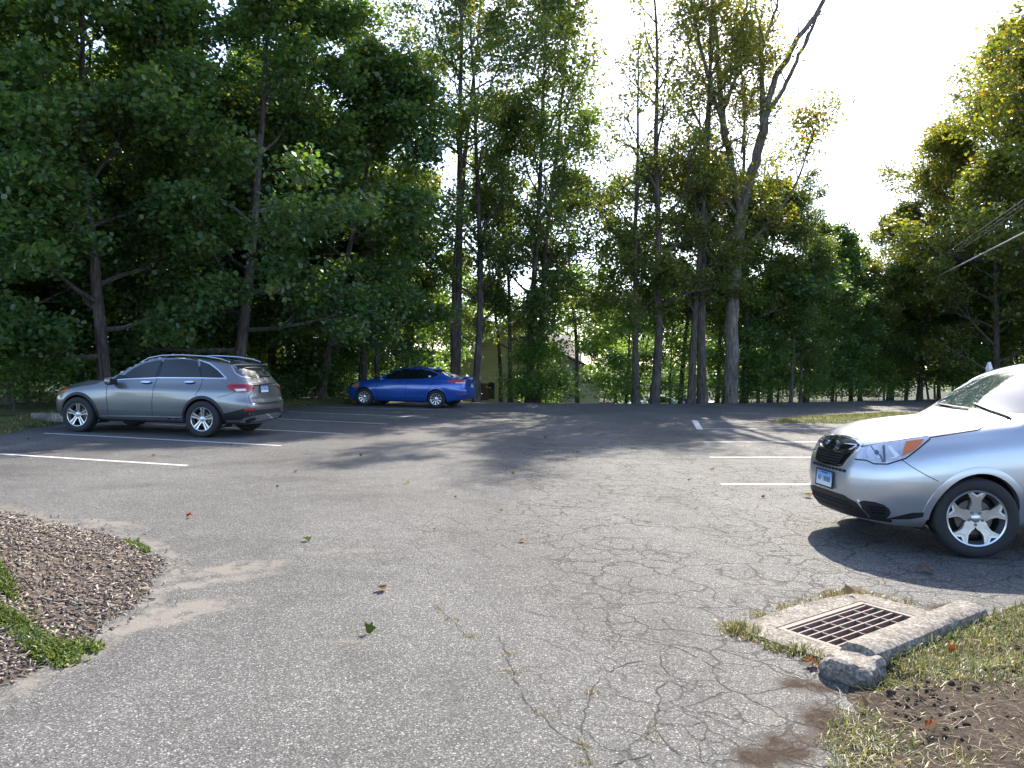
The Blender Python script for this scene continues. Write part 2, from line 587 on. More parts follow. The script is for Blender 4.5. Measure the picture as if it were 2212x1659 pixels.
        text_mesh('Connecticut', h * .17, M['plate_ink'], c + n * .0145 + Yv * h * .31, X, Yv, 'plate_lettering', o, .0006, 1)
        return o

def text_mesh(txt, size, mat, loc, X, Y, name, parent, ext=0.001, sx=1.0):
    cu = bpy.data.curves.new('txt', 'FONT'); cu.body = txt; cu.size = size; cu.align_x = 'CENTER'; cu.extrude = ext; cu.resolution_u = 2
    o = bpy.data.objects.new('txt', cu); COL.objects.link(o)
    dg = bpy.context.evaluated_depsgraph_get()
    me = bpy.data.meshes.new_from_object(o.evaluated_get(dg))
    bpy.data.objects.remove(o); bpy.data.curves.remove(cu)
    N = X.cross(Y)
    for v in me.vertices:
        c = v.co.copy(); v.co = Vector(loc) + X * c.x * sx + Y * c.y + N * c.z
    me.materials.clear()
    return link(name, me, mat, parent)

M['alloy_tip'] = simple('bright_alloy', (.72, .73, .75), .35, .5, .3)
def plate_mat():
    t = NT('license_plate')
    sp = t.n('SeparateXYZ'); t.set(sp.inputs[0], t.n('TexCoord').outputs['Generated'])
    c = t.ramp(sp.outputs[2], [(0.30, (0.72, 0.76, 0.80)), (0.62, (0.30, 0.50, 0.72)), (0.95, (0.07, 0.22, 0.45))])
    t.bsdf(Base_Color=c, Roughness=0.4, Coat_Weight=0.3); return t.m
M['plate'] = plate_mat()

def extr(mb, poly, y0, y1, ang=0.0, dish=None):
    """polygon (r, t) in the wheel plane, extruded along y, turned by ang; dish(r) moves the face"""
    n = len(poly); c, s_ = math.cos(ang), math.sin(ang)
    def P(r, t, y): 
        x, z = r, t
        return (x * c - z * s_, y + (dish(math.hypot(r, t)) if dish else 0), x * s_ + z * c)
    v = [P(r, t, y1) for r, t in poly] + [P(r, t, y0) for r, t in poly]
    f = [tuple(range(n)), tuple(range(2 * n - 1, n - 1, -1))] + [(i, n + i, n + (i + 1) % n, (i + 1) % n) for i in range(n)]
    mb.add(v, f)

def wheel_parts(style, R, rr, tw):
    """outer face towards +y; origin at the hub"""
    h = tw / 2
    tyre = MB(); sh = R - rr
    pr = [(rr - .008, h * .80), (rr + .006, h * .93), (rr + sh * .30, h * 1.0), (rr + sh * .62, h * 1.0), (R - .022, h * .93), (R - .008, h * .82), (R, h * .60)]
    for k in range(4):
        y = h * (.60 - .4 * k) + 0
    gro = []
    for y in (.42, .14, -.14, -.42):
        gro += [(R, h * (y + .05)), (R - .007, h * (y + .04)), (R - .007, h * (y - .04)), (R, h * (y - .05))]
    pr += gro + [(R, -h * .60), (R - .008, -h * .82), (R - .022, -h * .93), (rr + sh * .62, -h), (rr + sh * .3, -h), (rr + .006, -h * .93), (rr - .008, -h * .8)]
    tyre.lathe(pr, 56)
    kids = []
    def mesh_of(mb, name, mat, smooth=True):
        o = mb.build(name, mat, None, smooth); me = o.data; bpy.data.objects.remove(o); return me
    kids.append(('tyre', mesh_of(tyre, 'tyre', M['rubber'])))
    yo = h * .86
    rim = MB().lathe([(rr - .012, -h * .8), (rr - .03, -h * .5), (rr - .032, yo - .075), (rr - .025, yo - .05), (rr - .012, yo - .015), (rr - .014, yo + .004), (rr - .002, yo + .008), (rr + .006, yo), (rr + .004, yo - .02)], 56)
    kids.append(('rim', mesh_of(rim, 'rim', M['alloy'])))
    bar = MB().lathe([(rr - .034, yo - .07), (rr - .036, -h * .6), (.05, -h * .62)], 40)
    kids.append(('rim_barrel', mesh_of(bar, 'rim_barrel', M['barrel'])))
    hub = MB().lathe([(.155, yo - .085), (.155, yo - .070), (.07, yo - .068), (.06, yo - .03), (0.001, yo - .03)], 36)
    hub_me = mesh_of(hub, 'wheel', M['disc'])
    dish = lambda r: -.022 * (1 - min(1, r / rr)) ** 1.0
    if style == 'star5':
        for k in range(5):
            a = 2 * math.pi * k / 5 + .3
            sp = MB()
            pl = [(.035, -.042), (.085, -.047), (.125, -.036), (.155, -.040), (rr - .045, -.062), (rr - .016, -.080), (rr - .012, -.050), (rr - .030, -.030), (rr - .052, 0),
                  (rr - .030, .030), (rr - .012, .050), (rr - .016, .080), (rr - .045, .062), (.155, .040), (.125, .036), (.085, .047), (.035, .042)]
            extr(sp, pl, yo - .038, yo - .004, a, dish)
            # raised ridge along each edge of the spoke
            for sg in (1, -1):
                e = [(.10, sg * .038), (.10, sg * .018), (rr - .06, sg * .030), (rr - .022, sg * .056), (rr - .026, sg * .074), (.155, sg * .038)]
                extr(sp, e if sg < 0 else e[::-1], yo - .006, yo + .002, a, dish)
            kids.append(('spoke', mesh_of(sp, 'spoke', M['alloy'], False)))
            ch = MB()
            e = [(rr - .058, 0), (rr - .03, -.042), (rr - .014, -.055), (rr - .020, -.030), (rr - .040, 0), (rr - .020, .030), (rr - .014, .055), (rr - .03, .042)]
            extr(ch, e, yo - .004, yo + .0035, a, dish)
            kids.append(('spoke_tip', mesh_of(ch, 'spoke_tip', M['alloy_tip'], False)))
            lg = MB(); aa = a + math.pi / 5
            lgx, lgz = .057 * math.cos(aa), .057 * math.sin(aa)
            lg.add(*_cyl(lgx, lgz, .012, yo - .03, yo - .012, 10)); kids.append(('lug_nut', mesh_of(lg, 'lug_nut', M['alloy_dark'])))
            lh = MB(); lh.add(*_cyl(lgx, lgz, .018, yo - .032, yo - .0235, 14)); kids.append(('lug_seat', mesh_of(lh, 'lug_seat', M['black'])))
        c = MB().lathe([(.085, yo - .05), (.084, yo - .034), (.078, yo - .028), (.040, yo - .026), (.036, yo - .010), (.030, yo - .006), (.001, yo - .005)], 30)
        kids.append(('hub_cap', mesh_of(c, 'hub_cap', M['alloy'])))
    elif style == 'twin5':
        for k in range(5):
            a = 2 * math.pi * k / 5 + .5
            sp = MB()
            for sg in (1, -1):
                pl = [(.03, sg * .004), (.10, sg * .010), (rr - .014, sg * .020), (rr - .012, sg * .056), (.12, sg * .034), (.045, sg * .034)]
                extr(sp, pl if sg > 0 else pl[::-1], yo - .035, yo - .003, a, dish)
            kids.append(('spoke', mesh_of(sp, 'spoke', M['alloy'], False)))
            w = MB(); extr(w, [(.06, -.008), (rr - .014, -.022), (rr - .014, .022), (.06, .008)], yo - .036, yo - .018, a, dish)
            kids.append(('spoke_web', mesh_of(w, 'spoke_web', M['alloy_dark'], False)))
        c = MB().lathe([(.066, yo - .05), (.064, yo - .026), (.055, yo - .020), (.038, yo - .018), (.034, yo - .008), (.001, yo - .006)], 30)
        kids.append(('hub_cap', mesh_of(c, 'hub_cap', M['alloy'])))
    else:
        for k in range(10):
            a = 2 * math.pi * k / 10
            sp = MB()
            extr(sp, [(.055, -.014), (.12, -.016), (rr - .03, -.034), (rr - .012, -.040), (rr - .012, .016), (rr - .05, .012), (.12, .010), (.055, .014)], yo - .02, yo + .002, a, dish)
            kids.append(('spoke', mesh_of(sp, 'spoke', M['alloy'], False)))
        c = MB().lathe([(.075, yo - .03), (.074, yo - .014), (.06, yo - .010), (.030, yo - .006), (.001, yo - .004)], 30)
        kids.append(('hub_cap', mesh_of(c, 'hub_cap', M['alloy'])))
        bk = MB().lathe([(rr - .02, yo - .03), (.05, yo - .045)], 36); kids.append(('wheel_cover_back', mesh_of(bk, 'wheel_cover_back', M['well'])))
    return hub_me, kids

def _cyl(x, z, r, y0, y1, n):
    v = [(x + r * math.cos(2 * math.pi * k / n), y, z + r * math.sin(2 * math.pi * k / n)) for y in (y0, y1) for k in range(n)]
    return v, [tuple(range(n))[::-1], tuple(range(n, 2 * n))] + [(k, (k + 1) % n, n + (k + 1) % n, n + k) for k in range(n)]

def superell(c, d, e=2.6, nu=16, nv=12, M_=None):
    v = []; f = []
    sg = lambda q, p: math.copysign(abs(q) ** p, q)
    for j in range(nv + 1):
        ph = -math.pi / 2 + math.pi * j / nv
        for i in range(nu):
            th = 2 * math.pi * i / nu
            p = Vector((d[0] * sg(math.cos(ph), 2 / e) * sg(math.cos(th), 2 / e), d[1] * sg(math.cos(ph), 2 / e) * sg(math.sin(th), 2 / e), d[2] * sg(math.sin(ph), 2 / e)))
            v.append((M_ @ p if M_ else p) + Vector(c))
    for j in range(nv):
        for i in range(nu): f.append((j * nu + i, j * nu + (i + 1) % nu, (j + 1) * nu + (i + 1) % nu, (j + 1) * nu + i))
    return v, f

def ellipse(c, a, b, n=18, rot=0.0):
    return [(c[0] + a * math.cos(t) * math.cos(rot) - b * math.sin(t) * math.sin(rot), c[1] + a * math.cos(t) * math.sin(rot) + b * math.sin(t) * math.cos(rot)) for t in [2 * math.pi * k / n for k in range(n)]]

def smooth_poly(pl, it=2):
    for _ in range(it):
        q = []
        for i in range(len(pl)):
            a, b = pl[i], pl[(i + 1) % len(pl)]
            q += [(a[0] * .75 + b[0] * .25, a[1] * .75 + b[1] * .25), (a[0] * .25 + b[0] * .75, a[1] * .25 + b[1] * .75)]
        pl = q
    return pl

def zoom_map(x0, y0, w, zw):
    """crop of the full photograph (3072 wide) shown zw wide -> 2212 pixel units"""
    k = 2212.0 / 3072.0; sc = w / zw * k
    return (sc, sc, x0 * k, y0 * k)
# ------------------------------------------------------------------ ground
def sstep(a, b, x):
    t = np.clip((x - a) / (b - a), 0, 1); return t * t * (3 - 2 * t)

def vnoise(x, y, s, seed=0):
    """cheap smooth value noise on arrays"""
    rs = np.random.RandomState(seed); tab = rs.rand(64, 64)
    x = np.asarray(x, float) * s + 1000.3; y = np.asarray(y, float) * s + 1000.7
    xi = np.floor(x).astype(int); yi = np.floor(y).astype(int); fx = x - xi; fy = y - yi
    fx = fx * fx * (3 - 2 * fx); fy = fy * fy * (3 - 2 * fy)
    g = lambda a, b: tab[a % 64, b % 64]
    return (g(xi, yi) * (1 - fx) + g(xi + 1, yi) * fx) * (1 - fy) + (g(xi, yi + 1) * (1 - fx) + g(xi + 1, yi + 1) * fx) * fy

FAR = [(-60, 17), (-14, 20), (-11, 22), (-9.0, 24), (-7.5, 25.8), (-6, 28.4), (-4, 30.2), (-1.6, 31.2), (3.7, 32.0), (8, 33.4), (12.9, 36), (23, 43), (45, 58)]
def far_y(x): return np.interp(x, [p[0] for p in FAR], [p[1] for p in FAR])

def terrain_z(x, y):
    x = np.asarray(x, float); y = np.asarray(y, float)
    d = y - far_y(x)
    drop = (0.45 + 0.95 * sstep(-8, 0, x) - 0.6 * sstep(12, 24, x))
    z = -0.05 - drop * sstep(0.6, 8.5, d) + 0.10 * (vnoise(x, y, .35, 3) - .5) * sstep(0.4, 2, d)
    z = z - 0.9 * ((x > -8) & (x < 9) & (y < 12) & (y > -6))
    z = z + 0.16 * sstep(-10.3, -11.6, x) * sstep(8, 10, y) * (1 - sstep(0, 3, d))
    return z

def polyd(P, pts):
    """signed distance (positive inside) of points to polygon"""
    P = np.asarray(P, float); X, Y = pts[:, 0], pts[:, 1]
    ins = np.zeros(len(pts), bool); dist = np.full(len(pts), 1e9); n = len(P)
    for i in range(n):
        a, b = P[i], P[(i + 1) % n]; ab = b - a
        t = np.clip(((X - a[0]) * ab[0] + (Y - a[1]) * ab[1]) / (ab @ ab + 1e-12), 0, 1)
        dist = np.minimum(dist, np.hypot(X - a[0] - t * ab[0], Y - a[1] - t * ab[1]))
        c = (a[1] > Y) != (b[1] > Y)
        with np.errstate(divide='ignore', invalid='ignore'):
            xi = (b[0] - a[0]) * (Y - a[1]) / (b[1] - a[1]) + a[0]
        ins ^= c & (X < xi)
    return np.where(ins, dist, -dist)

def grid_axis(parts):
    a = []
    for lo, hi, st in parts: a += list(np.arange(lo, hi - 1e-6, st))
    return np.array(a + [parts[-1][1]])

def gridmesh(name, xs, ys, zf, mat, attrs=None, drop=None, warp=None):
    gx, gy = np.meshgrid(xs, ys); nx, ny = len(xs), len(ys)
    if warp is not None: gx, gy = warp(gx, gy)
    gz = zf(gx, gy)
    V = np.stack([gx.ravel(), gy.ravel(), gz.ravel()], 1)
    i = np.arange(nx * ny).reshape(ny, nx)
    F = np.stack([i[:-1, :-1], i[:-1, 1:], i[1:, 1:], i[1:, :-1]], 2).reshape(-1, 4)
    if drop is not None:
        c = V[F].mean(1); F = F[~drop(c)]
    A = {k: f(V[:, 0], V[:, 1]) for k, f in (attrs or {}).items()}
    return mesh_np(name, V, F, np.full(len(F), 4), mat, None, True, A)

# ---- materials
def asphalt_mat():
    t = NT('asphalt'); p = t.pos()
    big = t.noise(p, .35, 4); mid = t.noise(p, 3.0, 5, .6)
    cell = t.voro(p, 150, out='Color'); sp = t.n('SeparateXYZ'); t.set(sp.inputs[0], cell)
    cell2 = t.voro(p, 210, out='Color'); sp2 = t.n('SeparateXYZ'); t.set(sp2.inputs[0], cell2)
    stone = t.ramp(sp.outputs[0], [(0, (.052, .052, .052)), (.45, (.092, .091, .090)), (.80, (.140, .138, .135)), (.94, (.225, .22, .215)), (1, (.40, .39, .375))])
    fine = t.ramp(sp2.outputs[1], [(0, .45), (.6, 1.0), (1, 1.45)])
    col = t.mix(.55, stone, fine, 'MULTIPLY')
    col = t.mix(1.0, col, t.ramp(big, [(.28, .80), (.5, 1.0), (.72, 1.16)]), 'MULTIPLY')
    col = t.mix(1.0, col, t.ramp(mid, [(.3, .90), (.7, 1.10)]), 'MULTIPLY')
    col = t.mix(1.0, col, (1.015, .99, .95), 'MULTIPLY')
    st = t.noise(p, .8, 6, .62); col = t.mix(1.0, col, t.ramp(st, [(.36, .78), (.47, 1.0), (.60, 1.0), (.72, 1.18)]), 'MULTIPLY')
    col = t.mix(t.ramp(t.noise(p, 1.9, 5, .7), [(.60, 0), (.72, .35)]), col, (.17, .158, .14))
    lane = t.n('TexWave', wave_type='BANDS', bands_direction='X', ins={'Scale': .085, 'Distortion': 5.0, 'Detail': 3.0, 'Detail Scale': .6}); t.set(lane.inputs['Vector'], p)
    col = t.mix(1.0, col, t.ramp(lane.outputs[1], [(.2, .93), (.8, 1.06)]), 'MULTIPLY')
    # cracks: crazed cells, only where the surface is worn
    wob = t.n('VectorMath', operation='ADD'); nz = t.n('TexNoise', ins={'Scale': 5.0, 'Detail': 4.0})
    t.set(nz.inputs['Vector'], p); sc = t.n('VectorMath', operation='SCALE'); t.set(sc.inputs[0], nz.outputs[1]); sc.inputs['Scale'].default_value = .22
    t.set(wob.inputs[0], p); t.set(wob.inputs[1], sc.outputs[0])
    e1 = t.voro(wob.outputs[0], 2.3, 'DISTANCE_TO_EDGE'); e2 = t.voro(wob.outputs[0], 5.0, 'DISTANCE_TO_EDGE')
    wear = t.n('Attribute', attribute_name='wear').outputs['Fac']
    gate = t.noise(p, .9, 3)
    g = t.math('MULTIPLY', wear, t.ramp(gate, [(.30, .25), (.50, 1)]))
    c1 = t.ramp(e1, [(.007, 1), (.024, 0)]); c2 = t.ramp(e2, [(.012, .95), (.040, 0)])
    crk = t.math('MULTIPLY', t.math('MAXIMUM', c1, t.math('MULTIPLY', c2, t.ramp(t.noise(p, 1.3, 3), [(.44, 0), (.54, 1)]))), g)
    col = t.mix(t.math('MULTIPLY', crk, .90), col, (.028, .025, .022))
    # sand and soil washed onto the surface
    sand = t.n('Attribute', attribute_name='sand').outputs['Fac']
    sm = t.math('MULTIPLY', sand, t.ramp(t.noise(p, 7, 7, .72), [(.34, .10), (.60, 1.25)]), clamp=True)
    sm = t.ramp(sm, [(.22, 0), (.75, 1)])
    col = t.mix(t.math('MULTIPLY', sm, .72), col, t.mix(t.noise(p, 60, 3), (.20, .178, .15), (.31, .28, .24)))
    dirt = t.n('Attribute', attribute_name='dirt').outputs['Fac']
    dm = t.ramp(t.math('MULTIPLY', dirt, t.ramp(t.noise(p, 5, 6, .6), [(.3, .5), (.6, 1.2)])), [(.22, 0), (.80, 1)])
    col = t.mix(t.math('MULTIPLY', dm, .88), col, t.mix(t.noise(p, 40, 4), (.034, .025, .019), (.085, .063, .048)))
    h = t.math('ADD', t.math('MULTIPLY', sp.outputs[0], .6), t.math('MULTIPLY', sp2.outputs[0], .4))
    h = t.math('SUBTRACT', h, t.math('MULTIPLY', crk, 2.0))
    h = t.math('MULTIPLY', h, t.math('SUBTRACT', 1.0, t.math('MULTIPLY', t.math('MAXIMUM', sm, dm), .75)))
    b = t.bsdf(Base_Color=col, Roughness=t.ramp(sp2.outputs[2], [(0, .65), (1, .95)]))
    t.set(b.inputs['Specular IOR Level'], t.math('MULTIPLY', t.math('SUBTRACT', 1.0, t.math('MAXIMUM', sm, dm)), .22))
    t.set(b.inputs['Normal'], t.bump(h, .55, .006))
    return t.m

def soil_mat(name, c0, c1, c2, sc=14, bump=.8, dist=.03):
    t = NT(name); p = t.pos()
    n1 = t.noise(p, sc, 7, .65); n2 = t.noise(p, sc * .18, 3)
    col = t.ramp(n1, [(.30, c0), (.52, c1), (.72, c2)])
    col = t.mix(1.0, col, t.ramp(n2, [(.3, .75), (.7, 1.2)]), 'MULTIPLY')
    b = t.bsdf(Base_Color=col, Roughness=.95); b.inputs['Specular IOR Level'].default_value = .2
    t.set(b.inputs['Normal'], t.bump(t.noise(p, sc * 1.6, 8, .7), bump, dist)); return t.m

M['asphalt'] = asphalt_mat()
M['crack'] = simple('crack_fill', (.034, .030, .026), .95, var=.5, scale=60)
M['soil'] = soil_mat('dark_soil', (.038, .027, .020), (.085, .062, .045), (.165, .125, .092), 55, 1.0, .02)
M['litter'] = soil_mat('forest_floor', (.018, .020, .010), (.040, .050, .020), (.075, .085, .035), 6, .8, .05)
M['mulch_base'] = soil_mat('mulch_bed', (.06, .044, .034), (.13, .10, .078), (.26, .21, .17), 26, 1.0, .03)
M['turf'] = soil_mat('turf', (.05, .055, .018), (.10, .105, .034), (.17, .16, .06), 12, .5, .02)
M['concrete'] = None
def concrete_mat():
    t = NT('concrete'); p = t.pos()
    n1 = t.noise(p, 22, 7, .65); n2 = t.noise(p, 4, 3); sp = t.n('SeparateXYZ'); t.set(sp.inputs[0], t.voro(p, 75, out='Color'))
    col = t.ramp(n1, [(.25, (.12, .10, .08)), (.50, (.235, .205, .17)), (.8, (.36, .325, .275))])
    col = t.mix(.85, col, t.ramp(sp.outputs[0], [(0, .40), (.6, 1.0), (1, 1.6)]), 'MULTIPLY')
    col = t.mix(t.ramp(t.noise(p, 7, 5, .7), [(.52, 0), (.68, .55)]), col, (.10, .075, .055))
    col = t.mix(1.0, col, t.ramp(n2, [(.35, .62), (.65, 1.1)]), 'MULTIPLY')
    b = t.bsdf(Base_Color=col, Roughness=.9)
    t.set(b.inputs['Normal'], t.bump(t.math('ADD', n1, t.math('MULTIPLY', sp.outputs[0], .3)), .6, .008)); return t.m
M['concrete'] = concrete_mat()
M['iron'] = simple('rusty_iron', (.155, .105, .080), .7, .3, var=.45, scale=25, bump=.4)
M['iron_top'] = simple('worn_iron', (.21, .155, .13), .75, .0, var=.25, scale=40, bump=.2)
M['pit'] = simple('pit_brick', (.06, .035, .025), .95, var=.5, scale=9)
def line_mat():
    t = NT('line_paint'); p = t.pos()
    w = t.ramp(t.noise(p, 30, 5, .7), [(.40, 0), (.50, 1)])
    col = t.mix(w, (.22, .215, .21), t.mix(t.noise(p, 4, 3), (.56, .56, .55), (.74, .74, .73)))
    b = t.bsdf(Base_Color=col, Roughness=.7); t.set(b.inputs['Normal'], t.bump(t.voro(p, 110), .3, .004)); return t.m
M['line'] = line_mat()

# ---- far terrain
xs = np.r_[-1500, -700, -300, -150, -90, grid_axis([(-60, -30, 3), (-30, 40, 1.0), (40, 70, 3)]), 90, 150, 300, 700, 1500]
ys = np.r_[-1000, -300, -100, -40, grid_axis([(-20, 14, 2), (14, 60, .8), (60, 100, 4)]), 140, 250, 500, 1000, 1500]
tag(gridmesh('terrain', xs, ys, terrain_z, M['litter']), kind='structure')

# ---- catch basin geometry (world frame)
GL = G(1679.7, 1357.5, .02); GT = G(1860, 1300, .02)
U = Vector((GT.x - GL.x, GT.y - GL.y, 0)); GU = U.length; U.normalize(); Vv = Vector((U.y, -U.x, 0)); GV = .66
def uv(a, b, z=0): return Vector((GL.x, GL.y, 0)) + U * a + Vv * b + Vector((0, 0, z))
def to_uv(x, y):
    dx, dy = x - GL.x, y - GL.y
    return dx * U.x + dy * U.y, dx * Vv.x + dy * Vv.y

# ---- parking lot
MULCH = [G(*p).xy for p in [(-260, 1068), (-120, 1082), (0, 1096), (60, 1112), (115, 1130), (200, 1141), (262, 1158), (325, 1184), (368, 1214), (362, 1240), (340, 1268), (300, 1310), (262, 1345), (222, 1378), (170, 1412), (110, 1442), (50, 1474), (0, 1498), (-120, 1560), (-400, 1640), (-900, 1500)]]
def blob(px, py, a, b, ang=0.0):
    c = G(px, py); ca, sa = math.cos(ang), math.sin(ang)
    return lambda x, y: np.clip(1.25 - np.hypot(((x - c.x) * ca + (y - c.y) * sa) / a, (-(x - c.x) * sa + (y - c.y) * ca) / b), 0, 1)
sand_b = [blob(505, 1228, .50, .22, .5), blob(420, 1262, .75, .12, .62), blob(300, 1350, .8, .16, .75), blob(400, 1310, .42, .16, .6), blob(235, 1130, .55, .14, -.4), blob(330, 1180, .30, .14, -.8),
          blob(745, 1385, .24, .09), blob(745, 1190, .75, .35), blob(1630, 1262, .5, .22), blob(1330, 1045, .9, .5), blob(590, 1262, .3, .05), blob(1690, 1548, .20, .08, .8)]
def f_sand(x, y):
    s = np.zeros_like(x)
    wts = [1, 1, 1, 1, 1, 1, .55, .42, .5, .35, .5, .7]
    for w, b in zip(wts, sand_b): s = np.maximum(s, w * b(x, y))
    m = polyd(MULCH, np.stack([x, y], 1)); s = np.maximum(s, .75 * np.clip(1 - np.abs(m + .05) / .16, 0, 1))
    return s
dirt_b = [blob(1700, 1612, .26, .17, .6), blob(1640, 1640, .16, .14), blob(1745, 1482, .22, .12, -.3), blob(1790, 1560, .2, .3), blob(2060, 1310, .35, .10, .3)]
def f_dirt(x, y):
    s = np.zeros_like(x)
    for b in dirt_b: s = np.maximum(s, b(x, y))
    return s
def f_wear(x, y):
    return np.clip(.10 + 1.0 * sstep(-.3, 1.2, x) * sstep(1.2, 2.6, y) + .5 * sstep(5.2, 6.5, y) * sstep(-2.5, 0, x), 0, 1) * (1 - .6 * sstep(14, 24, y))
lx = grid_axis([(-10.4, -6, .4), (-6, 5, .07), (5, 12, .35), (12, 45, 1.5)])
ly = np.r_[grid_axis([(-8, 1.5, .8), (1.5, 8.5, .07), (8.5, 16, .35)])]
lot_y = np.r_[ly, 16 + (np.linspace(0, 1, 30)[1:]) * 16]
def lot_warp(gx, gy):
    fy = far_y(gx) + .10 * (vnoise(gx, gy * 0, 1.3, 5) - .5)
    t = np.clip((gy - 16) / 16, 0, 1); gy2 = np.where(gy > 16, 16 + t * (fy - 16), gy)
    return gx, gy2
def lot_z(x, y):
    return .010 * (vnoise(x, y, .5, 8) - .5) * 0
def in_grate(c):
    a, b = to_uv(c[:, 0], c[:, 1]); return (a > .02) & (a < GU - .02) & (b > .02) & (b < GV - .02)
lot = gridmesh('parking_lot', lx, lot_y, lot_z, M['asphalt'], dict(sand=f_sand, dirt=f_dirt, wear=f_wear), in_grate, lot_warp)
tag(lot, kind='structure')

# ---- painted lines (strips 4 mm above the asphalt)
def strip(name, pts, w, z, mat, parent, jit=0.0, seed=0):
    rs = random.Random(seed); pts = [Vector((p[0], p[1], 0)) for p in pts]; v = []; f = []; P = []
    for i in range(len(pts) - 1):
        k = max(1, int((pts[i + 1] - pts[i]).length / .25)) if jit == 0 else 1
        P += [pts[i].lerp(pts[i + 1], j / k) for j in range(k)]
    P.append(pts[-1])
    for i, p in enumerate(P):
        t = (P[min(i + 1, len(P) - 1)] - P[max(i - 1, 0)]).normalized(); n = Vector((-t.y, t.x, 0))
        ww = w * (1 + rs.uniform(-jit, jit)) / 2
        if jit and i in (0, len(P) - 1): ww *= .2
        v += [p + n * ww + Vector((0, 0, z)), p - n * ww + Vector((0, 0, z))]
    for i in range(len(P) - 1): f.append((2 * i, 2 * i + 1, 2 * i + 3, 2 * i + 2))
    return mesh_py(name, v, f, mat, parent)
LINES = [((-160, 971), (405, 1006)), ((95, 936), (607, 963)), ((330, 916), (739, 937)), ((560, 903), (838, 916)), ((622, 889.5), (925, 902)), ((682, 879), (967, 886)),
         ((1500, 910), (1640, 910)), ((1510, 926.5), (1900, 926.5)), ((1518, 955), (1900, 955)), ((1533, 988), (1900, 988.5)), ((1558, 1046), (1960, 1048)), ((1640, 893), (1560, 892))]
for a, b in LINES:
    strip('painted_line', [G(*a), G(*b)], .10, .004, M['line'], lot)
strip('painted_line', [G(1500, 908), G(1512, 928)], .16, .005, M['line'], lot)

# ---- open cracks traced on the surface
def Zc(p): return G(504 + p[0] * .4883, 1080 + p[1] * .4883)
CR = [[(905, 470), (955, 520), (1000, 572), (1040, 605)], [(1180, 600), (1195, 660), (1215, 710), (1240, 780), (1265, 830), (1285, 880), (1350, 945), (1400, 1000), (1450, 1040), (1520, 1075), (1560, 1110), (1575, 1186)],
      [(1550, 1100), (1540, 1000), (1565, 900), (1590, 830), (1640, 775), (1690, 745), (1740, 725), (1820, 710)], [(1640, 605), (1690, 660), (1740, 720)],
      [(1915, 640), (1890, 670), (1900, 740), (1930, 790), (1880, 830), (1885, 900), (1860, 960), (1880, 1030), (1920, 1080), (1980, 1130)], [(1915, 640), (2000, 670), (2070, 700), (2130, 740), (2212, 780)],
      [(1930, 800), (2000, 830), (2090, 870)], [(1640, 1180), (1740, 1150), (1850, 1120), (1862, 1186)], [(1860, 480), (1910, 540), (1960, 590), (2040, 605)],
      [(860, 330), (1000, 340), (1160, 350), (1300, 365), (1500, 385)], [(1580, 395), (1700, 400), (1850, 412), (1990, 425), (2080, 450), (2160, 540)], [(1290, 498), (1450, 520), (1600, 535), (1720, 545), (1880, 530)],
      [(1020, 435), (1070, 465), (1110, 487)], [(1280, 300), (1400, 280), (1550, 270), (1700, 262)], [(1080, 150), (1100, 200), (1160, 235)], [(620, 190), (640, 260), (680, 300)], [(1740, 80), (1800, 140), (1850, 210), (1870, 270)],
      [(2080, 20), (2140, 80), (2212, 140)], [(1860, 935), (1960, 930), (2060, 938)], [(1880, 985), (2000, 1000), (2090, 985)], [(2100, 1000), (2060, 1090), (2090, 1180)]]
rsC = random.Random(4)
def jag(pts, amp):
    out = [pts[0]]
    for a, b in zip(pts[:-1], pts[1:]):
        k = max(2, int((b - a).length / .035))
        n = Vector((-(b - a).y, (b - a).x, 0)).normalized()
        for j in range(1, k + 1):
            out.append(a.lerp(b, j / k) + n * (rsC.uniform(-amp, amp) if j < k else 0))
    return out
for i, c in enumerate(CR):
    strip('crack', jag([Zc(p) for p in c], .012), .0065 if i in (1, 2, 4, 7) else .0038, .002, M['crack'], lot, .95, i)
# ------------------------------------------------------------------ near ground: mulch island, storm drain, verge
def patch(name, poly, res, zf, mat, seed=0, kind=None, jitter=.4):
    poly = [Vector((p[0], p[1])) for p in poly]; bd = []
    for i, p in enumerate(poly):
        q = poly[(i + 1) % len(poly)]; k = max(1, int((q - p).length / res)); bd += [p.lerp(q, j / k) for j in range(k)]
    rs = random.Random(seed)
    bd = [p + Vector((rs.uniform(-1, 1), rs.uniform(-1, 1))) * res * jitter for p in bd]
    x0, x1 = min(p.x for p in bd), max(p.x for p in bd); y0, y1 = min(p.y for p in bd), max(p.y for p in bd)
    gx, gy = np.meshgrid(np.arange(x0, x1, res), np.arange(y0, y1, res))
    pts = np.stack([gx.ravel(), gy.ravel()], 1) + np.random.RandomState(seed).uniform(-.25, .25, (gx.size, 2)) * res
    d = polyd([tuple(p) for p in bd], pts); pts = pts[d > res * .5]
    r = delaunay_2d_cdt(bd + [Vector(p) for p in pts.tolist()], [(i, (i + 1) % len(bd)) for i in range(len(bd))], [], 1, 1e-6)
    P = np.array([tuple(v) for v in r[0]]); D = np.maximum(polyd([tuple(p) for p in bd], P), 0)
    z = zf(P[:, 0], P[:, 1], D)
    o = mesh_py(name, np.column_stack([P, z]).tolist(), r[2], mat, None, True)
    return tag(o, kind=kind), [tuple(p) for p in bd]

